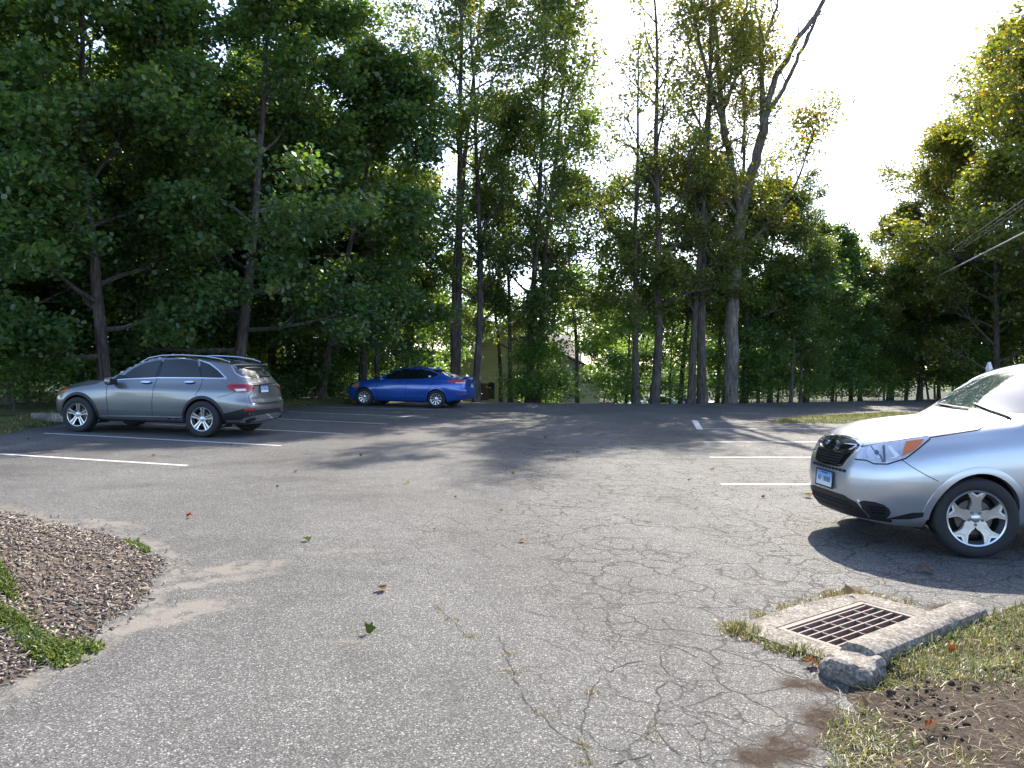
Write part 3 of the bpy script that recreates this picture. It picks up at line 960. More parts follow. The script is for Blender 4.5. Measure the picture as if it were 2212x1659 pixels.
def scatter_in(poly, n, seed, dens=None):
    poly = np.array([tuple(p) for p in poly]); rs = np.random.RandomState(seed)
    lo, hi = poly.min(0), poly.max(0); out = []; tot = 0
    while tot < n:
        p = rs.uniform(lo, hi, (n * 2, 2)); d = polyd(poly, p); ok = d > .01
        if dens is not None: ok &= rs.rand(len(p)) < dens(p[:, 0], p[:, 1], d)
        p = p[ok]; out.append(p); tot += len(p)
        if len(out) > 60: break
    return np.vstack(out)[:n]

def blades(name, P, Z, hmin, hmax, wid, mat, seed, lean=.6, curl=.5):
    """grass blades: two-segment tapering ribbons"""
    rs = np.random.RandomState(seed); n = len(P)
    a = rs.uniform(0, 2 * np.pi, n); L = rs.uniform(hmin, hmax, n); ln = rs.uniform(1.15, 1.62, n) if lean == 'flat' else rs.uniform(0, lean, n)
    dx, dy = np.cos(a), np.sin(a); w = wid * rs.uniform(.6, 1.3, n) / 2
    base = np.column_stack([P, Z])
    side = np.column_stack([-dy, dx, np.zeros(n)]) * w[:, None]
    up = np.array([0, 0, 1.0])
    H2 = np.column_stack([dx, dy, np.zeros(n)]); ph = np.pi / 2 - ln; p2 = ph - curl * rs.uniform(.4, 1.2, n)
    mid = base + H2 * (L * .55 * np.cos(ph))[:, None] + up * (L * .55 * np.sin(ph))[:, None]
    tip = mid + H2 * (L * .45 * np.cos(p2))[:, None] + up * (L * .45 * np.sin(p2))[:, None]
    tip[:, 2] = np.maximum(tip[:, 2], base[:, 2] + .004)
    V = np.stack([base - side, base + side, mid + side * .8, mid - side * .8, tip], 1).reshape(-1, 3)
    b = np.arange(n)[:, None] * 5
    loops = np.hstack([b + np.array([[0, 1, 2, 3]]), b + np.array([[3, 2, 4]])]).ravel()
    sizes = np.tile([4, 3], n)
    tint = np.repeat(rs.rand(n), 5)
    o = mesh_np(name, V, loops, sizes, mat, None, False, dict(tint=tint)); return o

def grass_mat(name, stops, gl=.03):
    t = NT(name)
    c = t.ramp(t.n('Attribute', attribute_name='tint').outputs['Fac'], stops)
    d = t.n('BsdfDiffuse', ins={'Color': c}); tr = t.n('BsdfTranslucent', ins={'Color': t.mix(1.0, c, (1.0, 1.0, .6), 'MULTIPLY')})
    g = t.n('BsdfGlossy', ins={'Roughness': .4, 'Color': (.9, .9, .9)})
    m1 = t.n('MixShader', ins={0: .42}); t.set(m1.inputs[1], d.outputs[0]); t.set(m1.inputs[2], tr.outputs[0])
    m2 = t.n('MixShader', ins={0: gl}); t.set(m2.inputs[1], m1.outputs[0]); t.set(m2.inputs[2], g.outputs[0])
    t.t.links.new(m2.outputs[0], t.out.inputs['Surface']); return t.m
M['grass'] = grass_mat('grass_blades', [(0, (.075, .12, .018)), (.40, (.12, .175, .03)), (.65, (.21, .21, .055)), (.82, (.33, .26, .12)), (1, (.44, .36, .21))])
M['grass_dry'] = grass_mat('dry_grass', [(0, (.15, .15, .04)), (.35, (.22, .18, .07)), (.7, (.30, .235, .12)), (1, (.40, .33, .20))])
M['weed'] = grass_mat('weed_leaves', [(0, (.075, .125, .022)), (.6, (.13, .185, .035)), (1, (.23, .235, .07))])

# ---- mulch island
def mulch_z(x, y, d): return -.02 + .36 * sstep(0, 1.3, d) + .02 * sstep(0, .1, d) + (.05 * (vnoise(x, y, 2.2, 1) - .5) + .03 * (vnoise(x, y, 7, 2) - .5)) * sstep(.05, .4, d)
mb_o, mulch_bd = patch('mulch_bed', MULCH, .12, mulch_z, M['mulch_base'], 1, 'structure')
mulch_bvh = BVHTree.FromPolygons([v.co for v in mb_o.data.vertices], [tuple(p.vertices) for p in mb_o.data.polygons])
def drop_z(bvh, P):
    out = np.zeros(len(P))
    for i, p in enumerate(P):
        h = bvh.ray_cast(Vector((p[0], p[1], 5)), Vector((0, 0, -1))); out[i] = h[0].z if h[0] else 0
    return out
def chips_mat():
    t = NT('wood_chips')
    c = t.ramp(t.n('Attribute', attribute_name='tint').outputs['Fac'], [(0, (.040, .030, .023)), (.28, (.115, .090, .070)), (.60, (.25, .205, .165)), (.86, (.42, .36, .30)), (1, (.70, .64, .57))])
    c = t.mix(.5, c, t.ramp(t.noise(t.pos(), 130, 4), [(.3, .55), (.7, 1.3)]), 'MULTIPLY')
    t.bsdf(Base_Color=c, Roughness=.85); return t.m
M['chips'] = chips_mat()
def chips(name, P, Z, seed, lmin=.010, lmax=.068):
    rs = np.random.RandomState(seed); n = len(P)
    L = lmin + (lmax - lmin) * rs.beta(1.3, 2.4, n); Wd = rs.uniform(.003, .015, n); T = rs.uniform(.002, .007, n)
    a = rs.uniform(0, 2 * np.pi, n); b = rs.normal(0, .28, n); c = rs.normal(0, .5, n)
    u = np.column_stack([np.cos(a) * np.cos(b), np.sin(a) * np.cos(b), np.sin(b)])
    s0 = np.column_stack([-np.sin(a), np.cos(a), np.zeros(n)]); w = np.cross(u, s0)
    sd = s0 * np.cos(c)[:, None] + w * np.sin(c)[:, None]; nn = np.cross(u, sd)
    C = np.column_stack([P, Z + .004 + np.abs(np.sin(b)) * L * .4])
    V = []
    for i, j, k in [(-1, -1, 0), (1, -1, 0), (1, 1, 0), (-1, 1, 0), (-1, -1, 1), (1, -1, 1), (1, 1, 1), (-1, 1, 1)]:
        tp = np.where(i > 0, rs.uniform(.4, 1, n), 1.0)
        V.append(C + u * (i * L / 2)[:, None] + sd * (j * Wd / 2 * tp)[:, None] + nn * (k * T)[:, None])
    V = np.stack(V, 1).reshape(-1, 3); bb = np.arange(n)[:, None] * 8
    F = np.array([[4, 5, 6, 7], [0, 1, 5, 4], [1, 2, 6, 5], [2, 3, 7, 6], [3, 0, 4, 7]])
    loops = (bb[:, :, None] + F[None]).reshape(-1)
    return mesh_np(name, V, loops, np.full(n * 5, 4), M['chips'], None, False, dict(tint=np.repeat(np.clip(rs.beta(1.5, 2.2, n), 0, 1), 8)))
mp = scatter_in(mulch_bd, 17000, 5, lambda x, y, d: np.where((x > -6.5) & (y > 3), 1.0, .08))
o = chips('wood_chips', mp, drop_z(mulch_bvh, mp), 6); tag(o, 'brown and pale wood chips spread over the mulch island', 'wood chips', kind='stuff')
# strays on the asphalt beside the bed
rs0 = np.random.RandomState(3); ed = scatter_in([(-4.6, 3.2), (-2.0, 4.6), (-2.2, 6.8), (-5, 8)], 1500, 8)
dd = polyd(mulch_bd, ed); ed = ed[(dd < 0) & (dd > -.22) & (rs0.rand(len(ed)) < np.exp(dd / .07))]
o = chips('stray_chips', ed, np.full(len(ed), .003), 9, .012, .05); tag(o, 'stray wood chips along the edge of the mulch island', 'wood chips', kind='stuff')
# weeds in the bed
WEED = [G(*p, .12).xy for p in [(-20, 1250), (40, 1290), (100, 1320), (190, 1335), (232, 1350), (205, 1378), (130, 1400), (60, 1378), (0, 1350), (-60, 1340)]]
wp = scatter_in(WEED, 2800, 12, lambda x, y, d: np.clip((vnoise(x, y, 5, 4) - .30) * 2, 0.05, 1) * np.clip(d / .15, .15, 1))
o = blades('weeds', wp, drop_z(mulch_bvh, wp), .02, .075, .014, M['weed'], 13, 1.4, 1.0); tag(o, 'low green weeds growing through the mulch island', 'weeds', kind='stuff')
W2 = [G(*p, .03).xy for p in [(262, 1160), (300, 1165), (330, 1182), (318, 1190), (280, 1178)]]
wp = scatter_in(W2, 700, 14); o = blades('moss', wp, drop_z(mulch_bvh, wp), .02, .06, .012, M['weed'], 15, 1.0, .8); tag(o, 'small green moss patch at the mulch corner', 'moss', kind='stuff')

# ---- storm drain: apron, frame, bars, pit
drain = empty('storm_drain', uv(GU / 2, GV / 2), 0, 'rusty iron storm drain grate set in a concrete apron', 'storm drain')
def loc(p): return Vector(p) - drain.location
A0, A1, B0, B1 = -.20, GU + .21, -.18, GV + .10
ap = MB(); rsA = random.Random(2)
outer = []
for (a, b) in [(A0 + .06, B0), (GU * .5, B0 - .02), (A1 - .10, B0 + .03), (A1, B0 + .12), (A1 - .02, GV * .5), (A1, B1), (GU * .5, B1), (A0, B1), (A0 - .02, GV * .5), (A0, B0 + .05)]:
    outer.append((a, b))
dens = []
for i, p in enumerate(outer):
    q = outer[(i + 1) % len(outer)]
    for k in range(6): dens.append((p[0] + (q[0] - p[0]) * k / 6 + rsA.uniform(-.008, .008), p[1] + (q[1] - p[1]) * k / 6 + rsA.uniform(-.008, .008)))
e = .012
inner = [(-e, -e), (GU + e, -e), (GU + e, GV + e), (-e, GV + e)]
vv = [Vector(p) for p in dens] + [Vector(p) for p in inner]; n0 = len(dens)
r = delaunay_2d_cdt(vv, [(i, (i + 1) % n0) for i in range(n0)] + [(n0 + i, n0 + (i + 1) % 4) for i in range(4)], [], 1, 1e-6)
vs = [loc(uv(p[0], p[1], .022 + rsA.uniform(-.002, .002))) for p in r[0]]; fs = []
for f in r[2]:
    c = sum((Vector(r[0][i]) for i in f), Vector((0, 0))) / len(f)
    if not (-e < c.x < GU + e and -e < c.y < GV + e): fs.append(tuple(f))
nb = len(vs)
for i in range(n0): vs.append(loc(uv(dens[i][0] * 1.0, dens[i][1], -.02)))
ring = list(range(n0))
for i in ring: fs.append((i, (i + 1) % n0, nb + (i + 1) % n0, nb + i))
for i in range(4): vs.append(loc(uv(inner[i][0], inner[i][1], -.10)))
for i in range(4): fs.append((n0 + i, n0 + (i + 1) % 4, nb + n0 + (i + 1) % 4, nb + n0 + i))
ap.add(vs, fs); ap.build('apron', M['concrete'], drain)
Mu = Matrix((U, Vv, Vector((0, 0, 1)))).transposed()
fr = MB()
for a, b, la, lb in ((GU / 2, .014, GU, .036), (GU / 2, GV - .014, GU, .036), (.014, GV / 2, .036, GV - .07), (GU - .014, GV / 2, .036, GV - .07)):
    fr.box(loc(uv(a, b, -.012)), (la, lb, .066), Mu)
fr.build('grate_frame', M['iron_top'], drain)
nbar = 10
bm_ = MB().box((0, 0, 0), (GU - .075, .011, .05), Mu).build('grate_bar', M['iron_top'], drain)
bm_.location = loc(uv(GU / 2, .05, -.010)); me0 = bm_.data
for k in range(1, nbar):
    o = link('grate_bar', me0, None, drain); o.location = loc(uv(GU / 2, .05 + (GV - .10) * k / (nbar - 1), -.010))
b2 = MB().box((0, 0, 0), (.009, GV - .075, .048), Mu).build('grate_cross_bar', M['iron_top'], drain); me1 = b2.data
b2.location = loc(uv(GU / 5, GV / 2, -.0125))
for k in range(2, 5):
    o = link('grate_cross_bar', me1, None, drain); o.location = loc(uv(GU * k / 5, GV / 2, -.0125))
pit = MB(); P4 = [(0, 0), (GU, 0), (GU, GV), (0, GV)]
pv = [loc(uv(a, b, -.05)) for a, b in P4] + [loc(uv(a, b, -.8)) for a, b in P4]
pit.add(pv, [(4, 5, 6, 7)] + [(i, (i + 1) % 4, 4 + (i + 1) % 4, 4 + i) for i in range(4)]); pit.build('pit', M['pit'], drain)

# ---- concrete kerb with broken end
K0 = G(1858, 1396, .14); K1 = G(2112, 1297, .14)
kd = Vector((K1.x - K0.x, K1.y - K0.y, 0)); KL = kd.length; kd.normalize(); kn = Vector((kd.y, -kd.x, 0))
kerb = empty('kerb', (K0.x, K0.y, 0), 0, 'pale rounded concrete kerb with a broken end behind the drain', 'kerb')
prof = [(-.12, -.03), (-.115, .09), (-.10, .122), (-.070, .142), (.0, .150), (.065, .144), (.09, .125), (.10, .08), (.10, -.03)]
kb = MB(); v = []; f = []; n = 26; rsK = random.Random(8)
for i in range(n + 1):
    s = KL * i / n; end = min(1, (KL - s) / .16 + .35) if i > n - 4 else 1
    for (w, h) in prof:
        dj = Vector((rsK.uniform(-.004, .004), rsK.uniform(-.004, .004), rsK.uniform(-.003, .003)))
        v.append(kd * s + kn * w * (.75 + .25 * end) + Vector((0, 0, h * end)) + dj)
m = len(prof)
for i in range(n):
    for j in range(m - 1): f.append((i * m + j, i * m + j + 1, (i + 1) * m + j + 1, (i + 1) * m + j))
f.append(tuple(range(m))[::-1]); f.append(tuple(range(n * m, n * m + m)))
kb.add(v, f); kb.build('kerb_stone', M['concrete'], kerb, True)
# broken lump at the end: icosphere pushed about
bm = bmesh.new(); bmesh.ops.create_icosphere(bm, subdivisions=4, radius=1)
for q in bm.verts:
    c = q.co.normalized(); nz = vnoise(np.array([c.x * 1.7 + c.z]), np.array([c.y * 1.7 - c.z]), 1.3, 21)[0] + .35 * vnoise(np.array([c.x * 6 + c.z * 2]), np.array([c.y * 6 - c.z * 3]), 1, 22)[0]
    c = Vector((max(-.8, min(.75, c.x)), max(-.85, min(.8, c.y)), max(-.8, min(.7, c.z)))) * (.78 + .34 * nz)
    q.co = kd * c.x * .16 + kn * c.y * .155 + Vector((0, 0, c.z * .115))
me = bpy.data.meshes.new('broken_end'); bm.to_mesh(me); bm.free()
be = link('broken_end', me, M['concrete'], kerb, True); sharp(me, 28); tag(be, 'rough broken lump at the kerb end'); be.location = kd * -.10 + Vector((0, 0, .035)) + kn * .02

# ---- right-hand verge: soil, grass and straw
kb_back = [K1 + kd * .6 + kn * .09, K1 + kn * .09, K0 + kn * .09, K0 - kd * .12 + kn * .08]
VERGE = [p.xy for p in kb_back] + [G(*p).xy for p in [(1845, 1448), (1800, 1452), (1788, 1490), (1795, 1540), (1775, 1600), (1772, 1659), (1750, 1760), (1700, 1900)]] + [(1.2, 1.2), (6.5, 1.2), (6.5, 4.3), (4.6, 5.35)]
def verge_z(x, y, d):
    kk = (x - K0.x) * kn.x + (y - K0.y) * kn.y
    near_k = np.clip(1 - np.abs(kk - .1) / .25, 0, 1)
    return -.012 + .13 * sstep(0, .5, d) + .09 * near_k * sstep(-.1, .2, (x - K0.x) * kd.x + (y - K0.y) * kd.y) + .06 * sstep(.4, 1.2, d) + (.035 * (vnoise(x, y, 4, 31) - .5) + .03 * (vnoise(x, y, 12, 32) - .5)) * sstep(.03, .25, d)
vg, verge_bd = patch('verge', VERGE, .055, verge_z, M['soil'], 4, 'structure')
verge_bvh = BVHTree.FromPolygons([v.co for v in vg.data.vertices], [tuple(p.vertices) for p in vg.data.polygons])
def green_d(x, y, d):
    g = vnoise(x, y, 1.9, 41)
    kk = (x - K0.x) * kn.x + (y - K0.y) * kn.y
    edge = np.clip(1.2 - d / .45, 0, 1)
    return np.clip((g - .50) * 4, 0, 1) * .50 * (kk < .9) + np.clip((vnoise(x, y, 3.2, 44) - .22) * 2.2, .05, 1) * (kk > 0) * (kk < .34) * ((x - K0.x) * kd.x + (y - K0.y) * kd.y > .05) + edge * .35 * (g > .35)
gp = scatter_in(verge_bd, 13500, 42, green_d)
o = blades('verge_grass', gp, drop_z(verge_bvh, gp), .02, .10, .0042, M['grass'], 43, 1.5, 1.1); tag(o, 'green grass growing on the soil verge behind the kerb', 'grass', kind='stuff')
sp_ = scatter_in(verge_bd, 11000, 44, lambda x, y, d: np.clip(vnoise(x, y, 1.3, 45) * 1.3 - .1, .1, 1))
o = blades('straw', sp_, drop_z(verge_bvh, sp_) + .006, .02, .10, .0026, M['grass_dry'], 46, 'flat', .3); tag(o, 'dry straw lying on the dark verge soil', 'straw', kind='stuff')
cl = scatter_in(verge_bd, 2400, 47, lambda x, y, d: np.clip((vnoise(x, y, 2.5, 48) - .3) * 2, 0, 1) * (d > .25))
rc = np.random.RandomState(49); clz = drop_z(verge_bvh, cl); sz_ = .006 + .022 * rc.beta(1, 4, len(cl))
ico = np.array([(0, 0, 1), (.89, 0, .45), (.28, .85, .45), (-.72, .53, .45), (-.72, -.53, .45), (.28, -.85, .45), (.72, .53, -.45), (-.28, .85, -.45), (-.89, 0, -.45), (-.28, -.85, -.45), (.72, -.53, -.45), (0, 0, -1)])
icf = np.array([(0, 1, 2), (0, 2, 3), (0, 3, 4), (0, 4, 5), (0, 5, 1), (1, 6, 2), (2, 7, 3), (3, 8, 4), (4, 9, 5), (5, 10, 1), (2, 6, 7), (3, 7, 8), (4, 8, 9), (5, 9, 10), (1, 10, 6)])
cv = (ico[None] * rc.uniform(.6, 1.3, (len(cl), 12, 1)) * sz_[:, None, None] * np.array([1, 1, .75]) + np.column_stack([cl, clz + sz_ * .3])[:, None, :]).reshape(-1, 3)
o = mesh_np('soil_clods', cv, (np.arange(len(cl))[:, None, None] * 12 + icf[None]).ravel(), np.full(len(cl) * 15, 3), M['soil'])
tag(o, 'small dark clods of soil scattered on the verge', 'soil', kind='stuff')
# ---- tufts round the apron and in cracks
def tuft(pts, n, h0, h1, name, label, seed, mat='grass', spread=.04, w=.006):
    rs = np.random.RandomState(seed); P = []
    for i in range(n):
        k = rs.randint(0, len(pts) - 1); t = rs.rand(); a, b = pts[k], pts[k + 1]
        P.append((a[0] + (b[0] - a[0]) * t + rs.normal(0, spread), a[1] + (b[1] - a[1]) * t + rs.normal(0, spread)))
    P = np.array(P)
    if n > 500: P = P[rs.rand(n) < np.clip((vnoise(P[:, 0], P[:, 1], 9, seed) - .28) * 2.2, .03, 1)]
    o = blades(name, P, np.zeros(len(P)), h0, h1, w, M[mat], seed + 1, 1.45, 1.0)
    return tag(o, label, 'grass', kind='stuff')
ring_pts = [uv(A1 + .02, B1 - .25), uv(A1 + .02, B0 + .1), uv(A1 - .12, B0 - .02), uv(GU * .5, B0 - .05), uv(A0 + .04, B0 - .01), uv(A0 - .0, B0 + .1), uv(A0 - .015, GV * .5), uv(A0 - .0, B1 + .1)]
tuft(ring_pts, 9000, .01, .06, 'edge_grass', 'dry yellow-green grass fringing the concrete drain apron', 60, 'grass_dry', .06, .0045)
tuft([uv(A0 + .03, B0 + .02), uv(A0, B0 + .12), uv(A0 - .01, GV * .6), uv(A0, B1 + .1)], 1500, .02, .10, 'edge_grass', 'greener grass along the near side of the drain apron', 62, 'grass', .04)
for i, c in enumerate([[(880, 470), (920, 490)], [(940, 525), (1000, 535)], [(1035, 600), (1090, 608)], [(1200, 680), (1240, 690)], [(1195, 760), (1270, 772)], [(1560, 850), (1610, 855)], [(1320, 930), (1420, 965)], [(1540, 1070), (1565, 1110)], [(1520, 1165), (1600, 1160)], [(1855, 990), (1862, 1070)], [(2130, 545), (2180, 560)]]):
    tuft([Zc(p) for p in c], 55, .008, .03, 'crack_grass', 'dry yellow grass sprouting from an asphalt crack', 80 + i * 2, 'grass_dry', .016, .003)['group'] = 'tufts in the asphalt cracks'

# ---- grass island on the far right, kerb-side grass at the left
ISL = [G(*p).xy for p in [(1655, 911), (1690, 905), (1760, 901), (1830, 898), (1900, 893)]] + [(16.5, 26.2), (17.5, 23.5)] + [G(*p).xy for p in [(1960, 914), (1830, 916), (1740, 915), (1690, 914)]]
def isl_z(x, y, d): return -.015 + .13 * sstep(0, .8, d) + .02 * (vnoise(x, y, 3, 51) - .5) * sstep(.05, .3, d)
io, isl_bd = patch('grass_island', ISL, .30, isl_z, M['turf'], 7, 'structure', .25)
ib = BVHTree.FromPolygons([v.co for v in io.data.vertices], [tuple(p.vertices) for p in io.data.polygons])
gp = scatter_in(isl_bd, 9000, 52); o = blades('island_grass', gp, drop_z(ib, gp), .03, .09, .014, M['grass'], 53, .8); tag(o, 'short olive grass on the island beyond the silver car', 'grass', kind='stuff')
LV = [(-10.0, 8.5), (-10.05, 12.0), (-9.95, 14.5), (-10.15, 16.2), (-10.45, 17.4), (-10.9, 19.5), (-10.4, 21.5), (-9.3, 23.2), (-7.9, 25.0), (-6.6, 27.2), (-5.2, 29.0), (-5.6, 31), (-10, 30), (-16, 24), (-16, 8.5)]
def lv_z(x, y, d): return -.02 + .14 * sstep(0, .9, d) + .05 * (vnoise(x, y, 2, 55) - .5) * sstep(.05, .5, d)
lo_, lv_bd = patch('wooded_verge', LV, .30, lv_z, M['turf'], 9, 'structure', .3)
lb = BVHTree.FromPolygons([v.co for v in lo_.data.vertices], [tuple(p.vertices) for p in lo_.data.polygons])
gp = scatter_in(lv_bd, 9000, 56, lambda x, y, d: np.clip(1.1 - d / 1.0, 0, 1) * (vnoise(x, y, .8, 57) > .25)); o = blades('edge_grass', gp, drop_z(lb, gp), .03, .14, .014, M['grass'], 58, 1.0, .8)
tag(o, 'short mossy grass along the wooded edge by the grey car', 'grass', kind='stuff')
# concrete wheel stop in front of the grey car
ws_ = empty('wheel_stop', G(125, 914.5) + Vector((0, .35, 0)), rad(12), 'mossy concrete kerb block ahead of the grey car', 'kerb')
MB().bbox((0, 0, .10), (1.5, .16, .24), .03).build('block', M['concrete'], ws_, True)
MB().bbox((0, 0, .02), (1.54, .20, .06), .02).build('footing', M['concrete'], ws_)
# ------------------------------------------------------------------ trees
def leaf_mat(name, stops, trans=.5, tcol=(1.15, 1.25, .45), gloss=.07):
    t = NT(name)
    c = t.ramp(t.n('Attribute', attribute_name='tint').outputs['Fac'], stops)
    d = t.n('BsdfDiffuse', ins={'Color': c}); tr = t.n('BsdfTranslucent', ins={'Color': t.mix(1.0, c, tcol, 'MULTIPLY')})
    g = t.n('BsdfGlossy', ins={'Roughness': .42, 'Color': (.9, .95, .9)})
    m1 = t.n('MixShader', ins={0: trans}); t.set(m1.inputs[1], d.outputs[0]); t.set(m1.inputs[2], tr.outputs[0])
    fr = t.n('LayerWeight', ins={'Blend': .25})
    m2 = t.n('MixShader'); t.set(m2.inputs[0], t.math('MULTIPLY_ADD', fr.outputs['Fresnel'], .25, gloss * .5)); t.set(m2.inputs[1], m1.outputs[0]); t.set(m2.inputs[2], g.outputs[0])
    t.t.links.new(m2.outputs[0], t.out.inputs['Surface']); return t.m
M['leaf_maple'] = leaf_mat('maple_leaves', [(0, (0.054, 0.115, 0.038)), (.5, (0.087, 0.156, 0.041)), (.85, (0.154, 0.211, 0.044)), (1, (0.243, 0.230, 0.045))], .58, (1.75, 1.7, .55))
M['leaf_wood'] = leaf_mat('woodland_leaves', [(0, (0.064, 0.122, 0.038)), (.5, (0.109, 0.166, 0.041)), (.86, (0.173, 0.202, 0.044)), (.96, (0.282, 0.192, 0.038)), (1, (0.384, 0.166, 0.045))], .60, (1.75, 1.7, .55))
M['leaf_autumn'] = leaf_mat('turning_leaves', [(0, (0.102, 0.147, 0.031)), (.40, (0.173, 0.198, 0.036)), (.75, (0.256, 0.237, 0.041)), (.95, (0.358, 0.192, 0.038)), (1, (0.435, 0.154, 0.045))], .60, (1.6, 1.55, .5))
M['leaf_under'] = leaf_mat('undergrowth_leaves', [(0, (0.070, 0.154, 0.033)), (.5, (0.115, 0.211, 0.041)), (1, (0.218, 0.256, 0.058))], .68, (1.9, 1.85, .5))
def bark_mat(name, c0, c1, c2):
    t = NT(name); p = t.obj()
    mp = t.n('Mapping'); mp.inputs['Scale'].default_value = (1, 1, .16); t.set(mp.inputs[0], p)
    n = t.noise(mp.outputs[0], 14, 7, .65); big = t.noise(p, .9, 4)
    c = t.ramp(n, [(.32, c0), (.5, c1), (.68, c2)])
    c = t.mix(1.0, c, t.ramp(big, [(.3, .7), (.7, 1.25)]), 'MULTIPLY')
    b = t.bsdf(Base_Color=c, Roughness=.95); t.set(b.inputs['Normal'], t.bump(n, .9, .03)); return t.m
M['bark'] = bark_mat('bark', (.030, .022, .018), (.085, .066, .054), (.17, .14, .12))
M['bark_pale'] = bark_mat('pale_bark', (.055, .044, .036), (.14, .115, .095), (.26, .22, .185))

LEAF5 = np.array([(0, 0, 0), (-.20, .10, .02), (-.50, .22, .05), (-.34, .42, .05), (-.44, .70, .06), (-.17, .62, .02), (0, 1.0, -.03), (.17, .62, .02), (.44, .70, .06), (.34, .42, .05), (.50, .22, .05), (.20, .10, .02)])
LEAF4 = np.array([(0, 0, 0), (-.48, .20, .05), (-.30, .45, .03), (-.40, .74, .06), (0, 1.0, -.03), (.40, .74, .06), (.30, .45, .03), (.48, .20, .05)])
LEAF2 = np.array([(0, 0, 0), (-.36, .45, .07), (0, 1.0, -.02), (.36, .45, .07)])

def leaves_mesh(name, C, size, rs, mat, shape, tint, tilt=.55, jit=.35):
    """one leaf per centre; blades lie roughly flat with random heading"""
    n = len(C); k = len(shape)
    a = rs.uniform(0, 2 * np.pi, n); ti = rs.normal(0, tilt, n); ro = rs.normal(0, tilt, n) 
    dirv = np.column_stack([np.cos(a) * np.cos(ti), np.sin(a) * np.cos(ti), np.sin(ti) - .25]); dirv /= np.linalg.norm(dirv, axis=1)[:, None]
    s0 = np.column_stack([-np.sin(a), np.cos(a), np.zeros(n)]); up = np.cross(dirv, s0)
    sd = s0 * np.cos(ro)[:, None] + up * np.sin(ro)[:, None]; nn = np.cross(dirv, sd)
    S = size * rs.uniform(1 - jit, 1 + jit, n)
    V = (C[:, None, :] + (sd[:, None, :] * shape[None, :, 0:1] + dirv[:, None, :] * (shape[None, :, 1:2] - .4) + nn[:, None, :] * shape[None, :, 2:3]) * S[:, None, None]).reshape(-1, 3)
    loops = np.arange(n * k)
    me_o = mesh_np(name, V, loops, np.full(n, k), mat, None, False, dict(tint=np.repeat(np.clip(tint, 0, 1), k)))
    me = me_o.data; bpy.data.objects.remove(me_o); return me

class Tree:
    """skeleton of tapered tubes + leaf sprays at the twig ends; gives two meshes: wood and crown"""
    def __init__(s, seed): s.rs = np.random.RandomState(seed); s.rnd = random.Random(seed); s.mb = MB(); s.anch = []
    def curve(s, p, d, L, n, wob, up):
        pts = [Vector(p)]; d = Vector(d).normalized()
        for i in range(n):
            d = (d + Vector((s.rnd.gauss(0, wob), s.rnd.gauss(0, wob), s.rnd.gauss(0, wob) + up))).normalized()
            pts.append(pts[-1] + d * L / n)
        return pts
    def bough(s, p, d, L, r, lvl, dens, up=.04, sub=5, leafless=False, spread=.8):
        n = 5 if lvl < 2 else 3
        pts = s.curve(p, d, L, n, .16, up)
        rad_ = [max(.006, r * (1 - .8 * i / n)) for i in range(n + 1)]
        s.mb.tube(pts, rad_, 6 if lvl == 0 else (4 if lvl == 1 else 3), cap=False)
        if lvl >= 2:
            if not leafless:
                for q in (pts[-1], pts[-2], pts[1].lerp(pts[2], .5)): s.anch.append((q, L, lvl))
            return
        for k in range(sub if lvl == 0 else max(2, sub - 2)):
            f = .28 + .72 * (k + s.rnd.random()) / (sub if lvl == 0 else max(2, sub - 2))
            f = min(f, .98); i = min(n - 1, int(f * n)); q = pts[i].lerp(pts[i + 1], f * n - i)
            t = (pts[i + 1] - pts[i]).normalized()
            ax = Vector((s.rnd.gauss(0, 1), s.rnd.gauss(0, 1), s.rnd.gauss(0, .5))).normalized()
            sd = (ax - t * ax.dot(t)).normalized()
            ang = s.rnd.uniform(.45, 1.0) * spread
            s.bough(q, t * math.cos(ang) + sd * math.sin(ang), L * s.rnd.uniform(.38, .58) * (1.1 - .4 * f), r * (.55 - .2 * f), lvl + 1, dens, up * .6, sub, leafless, spread)
        if not leafless:
            s.anch.append((pts[-1], L, lvl))
            if lvl == 1:
                for q in pts[2:5:2]: s.anch.append((q, L, lvl))
            elif s.rnd.random() < .8: s.anch.append((pts[2], L, lvl))

